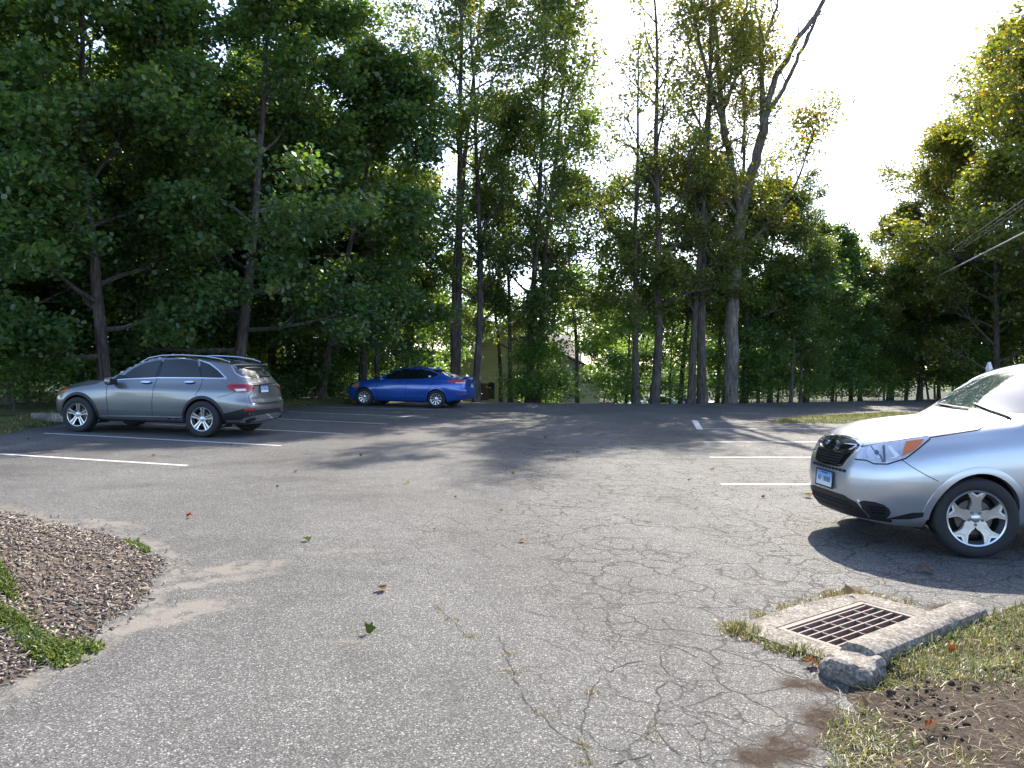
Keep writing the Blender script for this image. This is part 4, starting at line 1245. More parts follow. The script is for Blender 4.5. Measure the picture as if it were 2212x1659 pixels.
def make_tree(seed, H, r0, first, limbs, limb_len, profile, leaf_n, leaf_sz, mat, shape, bark='bark', lean=(0, 0), spray=.55, flat=.4, angle=(1.25, .55), sub=5, bare=0.0, wob=.03, tint_c=.45, forks=1, fork_h=.4, thin=None):
    T = Tree(seed); rnd = T.rnd
    stems = []
    base = Vector((0, 0, -.4))
    def stem(p, d, L, r, n=12, lo=0.0):
        pts = [Vector(p)]; d = Vector(d).normalized()
        for i in range(n):
            d = (d + Vector((rnd.gauss(0, wob), rnd.gauss(0, wob), .02))).normalized(); pts.append(pts[-1] + d * L / n)
        rr = [r * (1 - .86 * (i / n) ** .9) for i in range(n + 1)]
        if lo == 0: rr[0] = r * 1.35; rr[1] = min(rr[1] * 1.05, r)
        T.mb.tube(pts, rr, 9 if lo == 0 else 7, cap=False); return pts, rr
    d0 = Vector((lean[0], lean[1], 1))
    if forks == 1:
        stems.append(stem(base, d0, H + .4, r0) + (0,))
    else:
        tr, rr = stem(base, d0, H * fork_h, r0, 8)
        rr_end = rr[-1]
        T.mb.tube([tr[0], tr[-1]], [r0 * 1.0, r0 * .62], 9, cap=False)
        for k in range(forks):
            a = 2 * math.pi * (k + rnd.random() * .3) / forks
            stems.append(stem(tr[-1] - Vector((0, 0, .3)), Vector((math.cos(a) * .30, math.sin(a) * .30, 1)) + d0 * .3, H * (1 - fork_h) * rnd.uniform(.85, 1.05), r0 * .60, 10, 1) + (1,))
    for pts, rr, kind in stems:
        n = len(pts) - 1; lim = limbs if kind == 0 else max(6, limbs // forks)
        az = rnd.random() * 6.28
        for k in range(lim):
            f = first + (1 - first) * (k + rnd.random() * .8) / lim if kind == 0 else .12 + .86 * (k + rnd.random() * .8) / lim
            f = min(f, .97); i = min(n - 1, int(f * n)); q = pts[i].lerp(pts[i + 1], f * n - i)
            az += 2.4 + rnd.gauss(0, .3)
            g = (f - first) / (1 - first) if kind == 0 else f
            el = angle[0] + (angle[1] - angle[0]) * g + rnd.gauss(0, .12)
            d = Vector((math.cos(az) * math.sin(el), math.sin(az) * math.sin(el), math.cos(el)))
            L = limb_len * float(np.interp(g, [p[0] for p in profile], [p[1] for p in profile])) * rnd.uniform(.8, 1.15)
            T.bough(q, d, L, rr[i] * .5, 0, 1, .05, sub, rnd.random() < bare)
        if rnd.random() > bare: T.anch.append((pts[-1], 1.2, 1))
    A = np.array([tuple(a[0]) for a in T.anch]); rs = T.rs
    if thin:
        keep = rs.rand(len(A)) < np.interp(A[:, 2], [p[0] for p in thin], [p[1] for p in thin]); A = A[keep]
    per = max(1, int(leaf_n / max(1, len(A))))
    C = np.repeat(A, per, 0); m = len(C)
    off = np.clip(rs.normal(0, 1, (m, 3)), -1.7, 1.7) * spray * np.repeat(rs.uniform(.65, 1.35, len(A)), per)[:, None] * np.array([1, 1, flat]); C = C + off
    C[:, 2] -= np.hypot(off[:, 0], off[:, 1]) * .25
    tb = np.repeat(rs.normal(tint_c, .16, len(A)), per) + rs.normal(0, .16, m) + .012 * (C[:, 2] - H * .5)
    C = C[C[:, 2] > .25]; tb = tb[:len(C)]
    wood = MB.build(T.mb, 'trunk', M[bark], None, True, False); wme = wood.data; bpy.data.objects.remove(wood)
    cme = leaves_mesh('crown', C, leaf_sz, rs, M[mat], shape, tb)
    return wme, cme

ROUND = [(0, .75), (.25, 1.0), (.6, .85), (1, .25)]
TALL = [(0, .65), (.3, 1.0), (.7, .8), (1, .3)]
P = {}
P['maple_a'] = make_tree(11, 13.5, .19, .13, 24, 4.3, ROUND, 74000, .135, 'leaf_maple', LEAF4, spray=.31, flat=.50, angle=(1.45, .6), sub=6)
P['maple_b'] = make_tree(23, 15.0, .21, .14, 26, 4.6, ROUND, 78000, .135, 'leaf_maple', LEAF4, spray=.32, flat=.50, angle=(1.5, .5), lean=(.04, 0), sub=6)
P['maple_c'] = make_tree(37, 11.0, .16, .17, 20, 3.8, ROUND, 42000, .14, 'leaf_maple', LEAF4, spray=.30, flat=.5, angle=(1.45, .6), sub=6)
P['mid_a'] = make_tree(39, 11.5, .14, .40, 18, 3.4, ROUND, 16500, .16, 'leaf_wood', LEAF2, spray=.28, flat=.55, angle=(1.35, .5), sub=6)
P['slim_a'] = make_tree(41, 20.0, .19, .20, 27, 3.7, TALL, 17500, .16, 'leaf_wood', LEAF2, spray=.28, flat=.6, angle=(1.1, .4), sub=6, thin=[(10, .9), (13, .7), (17, .55)])
P['slim_b'] = make_tree(43, 22.0, .23, .24, 30, 4.0, TALL, 19500, .16, 'leaf_wood', LEAF2, spray=.28, flat=.6, angle=(1.2, .35), forks=2, fork_h=.42, sub=6, thin=[(10, .9), (13, .7), (17, .55)])
P['slim_c'] = make_tree(47, 17.0, .14, .16, 25, 3.3, TALL, 16500, .155, 'leaf_wood', LEAF2, spray=.28, flat=.6, angle=(1.2, .45), lean=(.05, 0), sub=6, thin=[(9, .9), (12, .7), (16, .55)])
P['slim_d'] = make_tree(83, 20.0, .21, .20, 22, 3.5, TALL, 7500, .155, 'leaf_autumn', LEAF2, spray=.27, flat=.6, angle=(1.05, .4), sub=5, tint_c=.30, thin=[(6, 1), (9, .7), (11, .32), (16, .22)])
P['autumn_a'] = make_tree(59, 18.0, .30, .16, 28, 5.2, ROUND, 44000, .175, 'leaf_autumn', LEAF2, spray=.32, flat=.55, sub=6, angle=(1.4, .5), tint_c=.42)
P['autumn_b'] = make_tree(61, 13.0, .22, .12, 24, 4.3, ROUND, 32000, .17, 'leaf_autumn', LEAF2, spray=.32, flat=.55, sub=6, angle=(1.4, .55), tint_c=.30)
P['sapling_a'] = make_tree(67, 6.5, .06, .15, 14, 2.0, ROUND, 6500, .13, 'leaf_under', LEAF2, spray=.36, flat=.4, angle=(1.3, .5), sub=4)
P['sapling_b'] = make_tree(71, 5.0, .05, .12, 12, 1.9, ROUND, 5500, .13, 'leaf_under', LEAF2, spray=.36, flat=.4, angle=(1.4, .6), sub=4, lean=(.08, .05))
P['bush_a'] = make_tree(73, 2.2, .03, .05, 12, 1.3, ROUND, 3800, .11, 'leaf_under', LEAF2, spray=.30, flat=.6, angle=(1.3, .5), sub=4)
P['bush_b'] = make_tree(79, 1.3, .02, .05, 10, 1.0, ROUND, 2600, .10, 'leaf_maple', LEAF2, spray=.28, flat=.6, angle=(1.4, .7), sub=4)

NAMES = dict(maple='maple_tree', mid='leafy_tree', slim='slender_tree', old='old_tree', autumn='turning_tree', sapling='sapling', bush='bush')
def plant(kind, X, Y, sc=1.0, rz=None, label='', group=None, cat='tree', sz=None, tilt=(0, 0)):
    w, c = P[kind]; z = float(terrain_z(np.array([X]), np.array([Y]))[0])
    e = empty(NAMES[kind.split('_')[0]], (X, Y, z), rz if rz is not None else (X * 7.3 + Y * 3.1) % 6.28, label, cat, group)
    e.rotation_euler[0], e.rotation_euler[1] = tilt
    e.scale = (sc, sc, sz or sc)
    link('trunk', w, None, e)
    o = link('crown', c, None, e); o['kind'] = 'stuff'
    return e
def px_plant(kind, px, Y, *a, **k): return plant(kind, XatY(px, Y), Y, *a, **k)

# dense maples at the left
LM = 'dense dark green maple in the thicket behind the grey car'
px_plant('maple_a', 232, 21.5, 1.0, 0.3, 'dense maple whose bare leaning trunk stands ahead of the grey car', tilt=(0, -.05))
px_plant('maple_b', 502, 24.5, 1.0, 1.0, 'tall dense maple whose straight trunk rises over the grey car roof')
px_plant('maple_c', 694, 30.2, 1.15, 2.2, 'leaning maple between the grey car and the blue car', tilt=(0, -.16))
for (px, Y, k, sc) in ((-130, 20.5, 'maple_b', .95), (-330, 24, 'maple_a', 1.05), (60, 27, 'maple_b', .92), (350, 28.5, 'maple_a', 1.0), (600, 32.5, 'maple_b', .95), (190, 33, 'maple_a', .95), (-60, 34, 'maple_b', .95), (430, 36, 'maple_b', .95), (720, 36.5, 'maple_a', .95), (-260, 32, 'maple_a', 1.0), (20, 22.5, 'maple_c', 1.0)):
    px_plant(k, px, Y, sc, None, LM if Y > 25.5 else 'dense maple at the front of the thicket left of the grey car', 'maples in the left thicket' if Y > 25.5 else 'maples at the front of the left thicket')
# the row of trunks along the far edge
row = [('slim_a', 785, 32.6, 1.0, 'dark straight trunk standing behind the blue car bonnet'), ('slim_c', 818, 33.2, .9, 'thin dark trunk just right of the blue car windscreen'),
       ('slim_b', 985, 33.4, 1.0, 'forked tree standing behind the blue car boot'), ('slim_a', 1030, 32.6, .92, 'dark trunk standing at the blue car rear bumper'),
       ('slim_c', 1104, 34.5, .8, 'thin young trunk in front of the yellow clapboard wall'), ('slim_a', 1144, 34.0, .95, 'left trunk of the pair before the yellow house'), ('slim_c', 1162, 34.4, 1.1, 'right trunk of the pair before the yellow house'),
       ('slim_d', 1376, 34.0, .8, 'thin dark trunk next to the white car beyond the lot'), ('slim_d', 1414, 34.2, 1.0, 'thick dark trunk rising in front of the cars beyond the lot'),
       ('slim_d', 1495, 34.6, .85, 'pale slanting trunk beside the large grey trunks'), ('slim_d', 1521, 34.8, 1.05, 'large grey trunk left of the bare-limbed tree'),
       ('slim_d', 1608, 37.4, .9, 'dark trunk close behind the bare-limbed tree'), ('slim_c', 1710, 36.9, .62, 'thin dark trunk in the hedge right of the big trunks'), ('slim_c', 1730, 37.6, .58, 'second thin dark trunk in the hedge right of the big trunks')]
for i, (k, px, Y, sc, lb) in enumerate(row):
    px_plant(k, px, Y, sc, i * 1.9, lb, sz=sc * 1.0)

# the tall tree with bare forked limbs: limbs follow the photograph at the tree's own depth
def big_tree():
    Y = 35.2; b = at(1580, 872, Y); zb = float(terrain_z(np.array([b.x]), np.array([Y]))[0])
    root = empty('old_tree', (b.x, Y, zb), 0, 'tallest tree with bare pale forked limbs against the white sky', 'tree')
    T = Tree(97)
    def L(pts, r0, r1, n=9, dy=0.0, tw=0, twl=1.6, leaf=False):
        P3 = []
        for i, (x, y) in enumerate(pts):
            p = at(x, y, Y) - root.location; p.y += dy * (i / (len(pts) - 1)); P3.append(p)
        Q = []
        for i in range(len(P3) - 1):
            for k in range(4):
                q = k / 4; j = .05 if i else 0
                Q.append(P3[i].lerp(P3[i + 1], q) + Vector((T.rnd.gauss(0, j * .6), T.rnd.gauss(0, j), 0)))
        Q.append(P3[-1]); m = len(Q) - 1
        T.mb.tube(Q, [r0 + (r1 - r0) * (i / m) for i in range(m + 1)], n)
        for k in range(tw):
            f = .25 + .75 * (k + T.rnd.random()) / tw; i = min(m - 1, int(f * m)); t = (Q[i + 1] - Q[i]).normalized()
            a = Vector((T.rnd.gauss(0, 1), T.rnd.gauss(0, 1), .5)); a = (a - t * a.dot(t)).normalized()
            T.bough(Q[i], t * .75 + a * .65, twl * T.rnd.uniform(.6, 1.3), .035, 1, 1, .05, 5, not leaf)
    L([(1579, 885), (1580, 760), (1583, 640), (1590, 540), (1602, 450)], .33, .26, 12)
    L([(1602, 452), (1622, 370), (1640, 300), (1648, 250)], .25, .19, 10, -.5)
    L([(1648, 254), (1672, 170), (1705, 110), (1742, 55), (1775, -10), (1800, -90)], .155, .07, 8, -1.5, 5, 1.4)
    L([(1650, 258), (1690, 195), (1714, 140), (1738, 85), (1758, 40)], .11, .06, 8, -.8, 3, 1.2)
    L([(1647, 252), (1650, 170), (1652, 95), (1676, 40), (1700, -40)], .14, .05, 8, .8, 8, 1.8)
    L([(1652, 100), (1640, 30), (1632, -60)], .06, .03, 6, .5, 4, 1.5)
    L([(1601, 455), (1588, 380), (1572, 290), (1563, 200), (1560, 90), (1548, -60)], .21, .07, 9, 1.0, 12, 2.2, True)
    L([(1572, 292), (1540, 220), (1515, 150), (1490, 60), (1475, -60)], .12, .04, 7, -1.2, 9, 2.2, True)
    L([(1566, 230), (1600, 150), (1612, 70), (1640, -50)], .09, .04, 6, 1.5, 8, 1.8, True)
    L([(1596, 470), (1560, 430), (1520, 400), (1470, 380)], .09, .03, 6, -1.0, 8, 1.6, True)
    L([(1588, 560), (1640, 500), (1700, 420), (1730, 330), (1735, 300)], .08, .02, 6, -1.5, 8, 1.5, True)
    L([(1584, 640), (1550, 560), (1530, 500)], .07, .03, 6, 1.2, 6, 1.8, True)
    L([(1602, 330), (1612, 250), (1640, 170), (1655, 120)], .05, .02, 6, .6, 6, 1.4, True)
    A = np.array([tuple(a[0]) for a in T.anch]); rs = T.rs; per = 30
    C = np.repeat(A, per, 0) + rs.normal(0, 1, (len(A) * per, 3)) * np.array([.42, .42, .28])
    tb = np.repeat(rs.normal(.5, .2, len(A)), per) + rs.normal(0, .15, len(C))
    w = MB.build(T.mb, 'trunk', M['bark_pale'], root, True, False)
    c = link('crown', leaves_mesh('crown', C, .16, rs, M['leaf_autumn'], LEAF2, tb), None, root); c['kind'] = 'stuff'
big_tree()
# understory and background growth
MG = 'mid-height trees filling the gaps between the trunks'
for i, (px, Y, sc) in enumerate([(880, 36.0, .95), (1085, 37.0, .90), (1250, 37.5, .95), (1370, 38.0, 1.0), (1470, 37.5, .98), (1550, 38.5, .95), (760, 37, .95)]):
    px_plant('mid_a', px, Y, sc, i * 1.1, 'mid-height leafy tree standing just behind the trunk row', MG)
for i, (px, Y, k, sc) in enumerate([(880, 36, 'sapling_a', 1.2), (930, 38, 'sapling_b', 1.2), (760, 36.5, 'sapling_b', 1.1), (1165, 36.5, 'sapling_b', .7), (1352, 36.0, 'sapling_a', 1.2), (1370, 38, 'sapling_b', 1.2), (1450, 37.5, 'sapling_a', 1.1),
                                    (1640, 37.6, 'sapling_a', 1.25), (1680, 38.6, 'sapling_b', 1.3), (1560, 39, 'sapling_a', 1.2), (640, 33, 'sapling_b', 1.2), (560, 30, 'sapling_a', 1.1), (700, 33.5, 'sapling_a', 1.1)]):
    lb, g = (('young leafy tree in the shade between the grey and blue cars', 'young trees between the two cars') if px < 720 else ('young backlit tree directly behind the blue car', 'young trees behind the blue car') if px < 1000 else
             ('young leafy tree beside the trunks in front of the houses', 'young trees before the houses') if px < 1400 else ('young leafy tree around the foot of the bare-limbed tree', 'young trees round the bare-limbed tree'))
    px_plant(k, px, Y, sc, i * 1.3, lb, g)
bl = [(620, 29.2), (655, 30.5), (700, 31.3), (735, 31.8), (870, 33.0), (1128, 33.2), (1150, 33.1), (1180, 33.3), (1205, 33.5), (1335, 34.4), (1440, 35.2), (1550, 36.4), (1625, 36.9), (1650, 37.2), (1690, 37.8), (1750, 38.6), (1780, 39.2), (1820, 40.2), (1860, 41.2), (1900, 42.0), (1950, 43.2), (30, 20.2), (330, 23.5), (420, 25), (540, 27)]
for i, (px, Y) in enumerate(bl):
    lb, g = (('low bush in the dark thicket behind the grey car', 'bushes behind the grey car') if px < 560 else ('low bush at the kerb between the grey and blue cars', 'bushes between the two cars') if px < 900 else
             ('low dark bush at the lot edge in front of the houses', 'bushes before the houses') if px < 1400 else ('low bush at the foot of the large grey trunks', 'bushes under the large trunks') if px < 1720 else ('low bush along the exit drive hedge line', 'bushes along the exit drive'))
    px_plant('bush_a' if i % 2 else 'bush_b', px, Y, .8 + .35 * ((i * 37) % 10) / 10, i * 2.1, lb, g, 'bush')
# hedge-like trees at the right of the row
RG = 'leafy trees right of the trunk row'
for i, (px, Y, k, sc) in enumerate([(1665, 38.5, 'maple_c', .92), (1740, 40.5, 'maple_c', .80), (1800, 42, 'maple_c', .62), (1860, 43.5, 'autumn_b', .62), (1920, 45, 'maple_c', .66), (1985, 46, 'maple_c', .68)]):
    px_plant(k, px, Y, sc, i * 1.7, 'round leafy tree in the hedge line by the exit drive', RG)
# the big turning trees on the right
px_plant('autumn_a', 2260, 40, 1.22, .4, 'largest yellow-green tree at the right beyond the wires')
px_plant('autumn_a', 2075, 46, .86, 2.9, 'yellow-green tree left of the largest one, below the wires')
px_plant('autumn_b', 2150, 40, .92, 1.1, 'smaller yellow-green tree in front of the largest one')
px_plant('autumn_b', 2380, 36, 1.25, 1.9, 'yellow-green tree at the right edge of the exit drive')
px_plant('autumn_b', 1990, 44, .66, 4.1, 'low yellow-green tree behind the white gate post')
# far growth beyond the house
FG = 'far trees beyond the houses'
for i, (px, Y, k, sc) in enumerate([(880, 60, 'autumn_b', .75), (1010, 66, 'maple_c', .8), (1330, 62, 'maple_c', .72), (1420, 70, 'autumn_b', .7), (1520, 66, 'maple_c', .65), (1640, 60, 'maple_c', .8), (780, 52, 'maple_c', .9), (640, 48, 'maple_a', .9), (480, 46, 'maple_b', 1.0), (250, 45, 'maple_b', 1.1), (0, 44, 'maple_b', 1.2), (-250, 42, 'maple_a', 1.2)]):
    px_plant(k, px, Y, sc, i * 2.3, 'leafy tree far behind the trunk row', FG)

HG = 'sunlit growth closing the view beyond the trunks'
rsH = random.Random(12)
for i in range(38):
    px = 560 + i * 50 + rsH.uniform(-15, 15); Y = rsH.uniform(50, 66)
    if 1000 < px < 1310: Y = rsH.uniform(56, 66)
    px_plant(rsH.choice(['sapling_a', 'sapling_b']), px, Y, rsH.uniform(1.15, 1.7), rsH.uniform(0, 6), 'sunlit bright green growth beyond the trunk row', HG)

DG = 'shaded young growth deep in the left thicket'
for i in range(17):
    px = -260 + i * 50 + rsH.uniform(-15, 15); Y = rsH.uniform(30, 40)
    px_plant(rsH.choice(['sapling_a', 'sapling_b', 'bush_a']), px, Y, rsH.uniform(1.0, 1.5), rsH.uniform(0, 6), 'shaded young growth deep in the thicket behind the grey car', DG)

YG = 'low yellow-green growth below the right-hand trees'
for i, (px, Y, k, sc) in enumerate([(1960, 47, 'sapling_a', 1.35), (2010, 46, 'sapling_b', 1.4), (2060, 44, 'sapling_a', 1.3), (2110, 43, 'sapling_b', 1.4), (2160, 42, 'sapling_a', 1.35), (2210, 41, 'sapling_b', 1.4), (2030, 49, 'autumn_b', .6), (2130, 47, 'autumn_b', .7), (2235, 46, 'autumn_b', .8)]):
    px_plant(k, px, Y, sc, i * 1.9, 'leafy yellow-green growth under the large trees beyond the wires', YG)

px_plant('autumn_a', 2135, 46, 1.10, 5.0, 'tall yellow-green tree between the largest one and the lower one')
px_plant('autumn_a', 2225, 49, 1.25, 3.6, 'very tall yellow-green tree rising behind the largest one')

px_plant('autumn_b', 1925, 47, .86, 2.2, 'yellow-green tree at the left foot of the right-hand group, below the sky gap')
px_plant('maple_c', 1840, 44, .80, 5.2, 'dark green round tree closing the bottom of the sky gap')
# ---- silver crossover, front half in view -------------------------------------------------
M['silver'] = paint('silver_paint', (0.52, 0.535, 0.56), 0.75, 0.30)
M['grey'] = paint('grey_paint', (0.205, 0.21, 0.215), 0.7, 0.30)
M['blue'] = paint('blue_paint', (0.014, 0.080, 0.37), 0.35, 0.28)

spec_f = dict(
    wb=2.64, R=0.350, arch=0.405, xf=2.13, xr=-2.26, paint=M['silver'], ywell=.86, n=170, spin=0.0, steer=rad(-14),
    nose=[(.15, -.08), (.25, .02), (.40, .085), (.55, .10), (.70, .085), (.80, .05), (.90, .00), (.98, -.07), (1.05, -.14), (1.7, -.14)], lf=.22,
    tail=[(.2, .06), (.4, -.06), (.6, -.10), (.8, -.06), (1.0, 0), (1.2, .06), (1.6, .20)], lr=.45, bulf=.035, bulr=-.0,
    taper=[(-2.26, .70), (-2.2, .84), (-2.05, .93), (-1.7, .985), (-1.2, 1), (1.35, 1), (1.55, .985), (1.75, .93), (1.90, .84), (2.01, .72), (2.09, .57), (2.13, .42)],
    under=[(-2.3, .34), (-1.9, .27), (-1.5, .24), (1.5, .22), (1.9, .225), (2.2, .27)],
    top=[(2.2, .99), (2.1, 1.02), (2.0, 1.045), (1.8, 1.095), (1.4, 1.165), (1.0, 1.205), (.90, 1.215), (.84, 1.24), (.5, 1.48), (.25, 1.66), (.08, 1.73), (-.15, 1.76), (-.5, 1.77), (-1.2, 1.755), (-1.8, 1.71), (-2.26, 1.65)],
    sect=[
        ([(-3, .70)], [(-2.3, .34), (-1.9, .27), (-1.5, .24), (1.5, .22), (1.9, .225), (2.2, .26)], .03),
        ([(-3, .80), (3, .80)], [(-2.3, .40), (-1.5, .30), (1.5, .28), (2.2, .34)], .05),
        ([(-3, .885), (-1.3, .895), (0, .885), (1.32, .897), (2.2, .90)], [(-2.3, .60), (0, .56), (2.2, .55)], .12),
        ([(-3, .875), (0, .885), (1.32, .895), (2.2, .90)], [(-2.3, .86), (0, .84), (1.4, .80), (2.2, .72)], .12),
        ([(-2.2, .82), (0, .845), (.8, .86), (1.3, .86), (1.8, .85), (2.2, .84)], [(-2.3, 1.10), (-1, 1.06), (.4, 1.02), (1.0, 1.00), (1.6, .945), (2.0, .86), (2.2, .80)], .07),
        ([(-2.26, .60), (-1.6, .635), (-.2, .635), (.1, .625), (.5, .70), (.80, .775), (1.1, .74), (1.6, .70), (2.0, .66), (2.2, .62)],
         [(-2.26, 1.58), (-1.6, 1.67), (-.5, 1.70), (-.15, 1.69), (.08, 1.655), (.25, 1.59), (.5, 1.42), (.80, 1.195), (.88, 1.16), (1.1, 1.135), (1.6, 1.075), (2.0, .99), (2.2, .93)], .06)])
fo = Car('silver_car', 'silver crossover with amber-tipped headlights parked nose out beside the storm drain', (5.30, 7.60), rad(185.0), spec_f)
fo.z = zoom_map(2360, 1040, 712, 1737)
fo.wheels('star5', .243, .225, 1.565)
fo.lips(.045, .006, M['silver'])
# headlight
hl = fo.decal('headlight', smooth_poly([(500, 822), (555, 735), (700, 705), (850, 678), (1030, 652), (1050, 672), (965, 745), (875, 815), (740, 858), (640, 856), (585, 830)], 1), M['clear'], .004, mirror=True, step=30)
fo.decal('indicator_lens', [(872, 698), (1002, 680), (985, 712), (930, 762), (848, 803), (858, 750)], M['amber'], .010, mirror=True, step=24)
fo.decal('headlight_bowl', ellipse((640, 775), 52, 46), M['chrome'], .009, mirror=True, step=16)
fo.decal('headlight_lens', ellipse((662, 778), 17, 17), M['alloy_dark'], .012, mirror=True, step=12)
fo.decal('headlight_bezel', [(572, 748), (604, 730), (592, 815), (556, 818)], M['alloy'], .008, mirror=True, step=20)
fo.decal('headlight_bowl', ellipse((775, 770), 48, 44), M['chrome'], .009, mirror=True, step=16)
fo.decal('headlight_bezel', [(702, 728), (718, 724), (726, 840), (712, 846)], M['alloy_dark'], .010, mirror=True, step=20)
fo.decal('headlight_bezel', [(740, 735), (760, 730), (830, 800), (800, 815)], M['white_lens'], .011, mirror=True, step=20)
fo.line('headlight_rib', [(620, 732), (640, 760), (690, 800), (705, 845)], .010, M['alloy_dark'], .014, mirror=True)
fo.line('headlight_rib', [(835, 700), (845, 760), (830, 815)], .014, M['chrome'], .013, mirror=True)
fo.line('headlight_edge', [(500, 824), (585, 832), (640, 858), (740, 860), (875, 817), (965, 747), (1050, 674)], .010, M['gap'], .005, mirror=True)
# bonnet seam, bumper seam
fo.line('panel_gap', [(500, 738), (640, 716), (860, 681), (1035, 652)], .009, M['gap'], .0035, mirror=True)
fo.line('panel_gap', [(1045, 665), (1250, 634), (1400, 610), (1440, 585), (1467, 555)], .009, M['gap'], .0035, mirror=True)
fo.line('panel_gap', [(842, 828), (920, 882), (1020, 940), (1112, 986)], .006, M['gap'], .003, mirror=True)
# grille (front view, symmetric)
def sym(h): return [(y, z) for y, z in h] + [(-y, z) for y, z in reversed(h)]
fo.decal('grille_surround', sym([(0, .975), (.24, .965), (.355, .930), (.345, .88), (.26, .712), (.20, .700), (0, .695)]), M['chrome'], .010, 'front', .05)
gr = fo.decal('grille', sym([(0, .958), (.23, .948), (.332, .916), (.322, .876), (.245, .727), (.19, .715), (0, .710)]), M['gloss_black'], .016, 'front', .05)
for k in range(5):
    z = .725 + k * .024; hw = .20 + k * .014
    fo.line('grille_bar', [(-hw, z), (0, z), (hw, z)], .010, M['black'], .024, 'front', thick=-.012)
for k in range(-6, 7):
    y = k * .034
    fo.line('grille_bar', [(y, .722), (y + .012, .83)], .007, M['black'], .022, 'front', thick=-.012, sub=2)
for sg in (1, -1):
    fo.line('grille_wing', [(sg * .06, .835), (sg * .13, .822), (sg * .22, .836), (sg * .30, .866), (sg * .325, .90)], .012, M['chrome'], .032, 'front', thick=-.015)
    fo.line('grille_wing', [(sg * .06, .892), (sg * .16, .902), (sg * .32, .906)], .008, M['chrome'], .028, 'front', thick=-.012)
fo.decal('emblem_rim', ellipse((0, .865), .075, .055), M['chrome'], .036, 'front', .03, .03)
fo.decal('emblem', ellipse((0, .865), .062, .044), M['gloss_black'], .039, 'front', .03, .02)
for (y, z, r) in ((.035, .868, .008), (-.005, .862, .005), (-.03, .872, .005), (-.040, .850, .005), (-.015, .842, .005), (.012, .838, .005)):
    fo.decal('emblem_star', ellipse((y, z), r, r, 8), M['chrome'], .041, 'front', .02, .004)
# intake slots, lower valance, fog lamp recess
for k in range(-5, 6):
    y = k * .058
    fo.decal('intake_slot', [(y - .024, .662), (y + .024, .662), (y + .024, .688), (y - .024, .688)], M['gap'], .003, 'front', .03)
fo.decal('valance', sym([(0, .455), (.30, .45), (.42, .41), (.52, .34), (.62, .285), (.60, .262), (.3, .27), (0, .275)]), M['black'], .008, 'front', .06)
fo.decal('lower_intake', sym([(0, .405), (.32, .40), (.42, .345), (.36, .315), (0, .310)]), M['gap'], .013, 'front', .06)
fo.line('lower_intake_bar', [(-.37, .358), (0, .358), (.37, .358)], .012, M['black'], .020, 'front', thick=-.01)
fo.decal('fog_lamp_recess', smooth_poly([(520, 1120), (690, 1142), (768, 1200), (745, 1252), (690, 1256), (612, 1243), (560, 1185)], 1), M['black'], .005, mirror=True, step=28)
for k in range(3):
    fo.line('fog_lamp_grille', [(590 + 18 * k, 1165 + 22 * k), (720, 1178 + 20 * k)], .010, M['gloss_black'], .012, mirror=True)
fo.line('fog_lamp_trim', [(515, 1118), (555, 1185), (612, 1246)], .014, M['chrome'], .009, mirror=True)
fo.plate((0, .565), 'front', 'AF 18088', tilt=(1, 0, .05))
fo.decal('bumper_sill', [(720, 1262), (830, 1235), (920, 1215), (1028, 1212), (1028, 1240), (900, 1262)], M['black'], .004, mirror=True, step=30)
# windscreen, cowl, wipers (top view)
ws = fo.decal('windshield', [(.80, 0), (.785, .40), (.74, .655), (.66, .69), (.45, .655), (.25, .610), (.12, .575), (.075, .45), (.06, 0), (.075, -.45), (.12, -.575), (.25, -.610), (.45, -.655), (.66, -.69), (.74, -.655), (.785, -.40)], M['glass_pale'], .004, 'top', .06)
fo.decal('cowl', [(.91, 0), (.885, .42), (.84, .66), (.75, .70), (.745, .655), (.79, .40), (.805, 0), (.79, -.40), (.745, -.655), (.75, -.70), (.84, -.66), (.885, -.42)], M['black'], .004, 'top', .06)
for y0, y1 in ((-.55, .02), (-.02, .58)):
    fo.line('wiper', [(.83, y1), (.80, (y0 + y1) / 2), (.745, y0)], .018, M['black'], .022, 'top', thick=-.012)
fo.decal('window', [(.52, 1.06), (.42, 1.20), (.16, 1.43), (-.02, 1.53), (-.30, 1.57), (-.34, 1.07)], M['glass'], .003, 'side', .06, mirror=True)
fo.decal('window', [(-.42, 1.07), (-.38, 1.575), (-1.0, 1.575), (-1.22, 1.10)], M['glass'], .003, 'side', .06, mirror=True)
fo.decal('window', [(-1.30, 1.11), (-1.08, 1.57), (-1.7, 1.53), (-1.92, 1.15)], M['glass'], .003, 'side', .06, mirror=True)
fo.line('panel_gap', [(.66, .98), (.70, .7), (.64, .40), (.60, .33)], .006, M['gap'], .003, 'side', mirror=True)
fo.line('panel_gap', [(-.38, 1.04), (-.42, .7), (-.40, .34)], .006, M['gap'], .003, 'side', mirror=True)
fo.line('panel_gap', [(-1.25, 1.06), (-1.20, .8), (-.98, .62)], .006, M['gap'], .003, 'side', mirror=True)
for x in (-.12, -1.02): fo.decal('door_handle', ellipse((x, .90), .11, .022), M['silver'], .030, 'side', .03, .03, mirror=True)
for sg in (1, -1):
    MB().add(*superell((.50, sg * .985, 1.09), (.075, .12, .075), 3)).build('mirror', M['silver'], fo.root, True)
    MB().box((.56, sg * .88, 1.06), (.07, .10, .04)).build('mirror_arm', M['black'], fo.root)
    MB().tube([(-.42, sg * .60, 1.70), (-.52, sg * .595, 1.755), (-.8, sg * .59, 1.78), (-1.3, sg * .585, 1.77), (-1.75, sg * .58, 1.73), (-1.85, sg * .58, 1.68)], .018, 8).build('roof_rail', M['black'], fo.root, True)
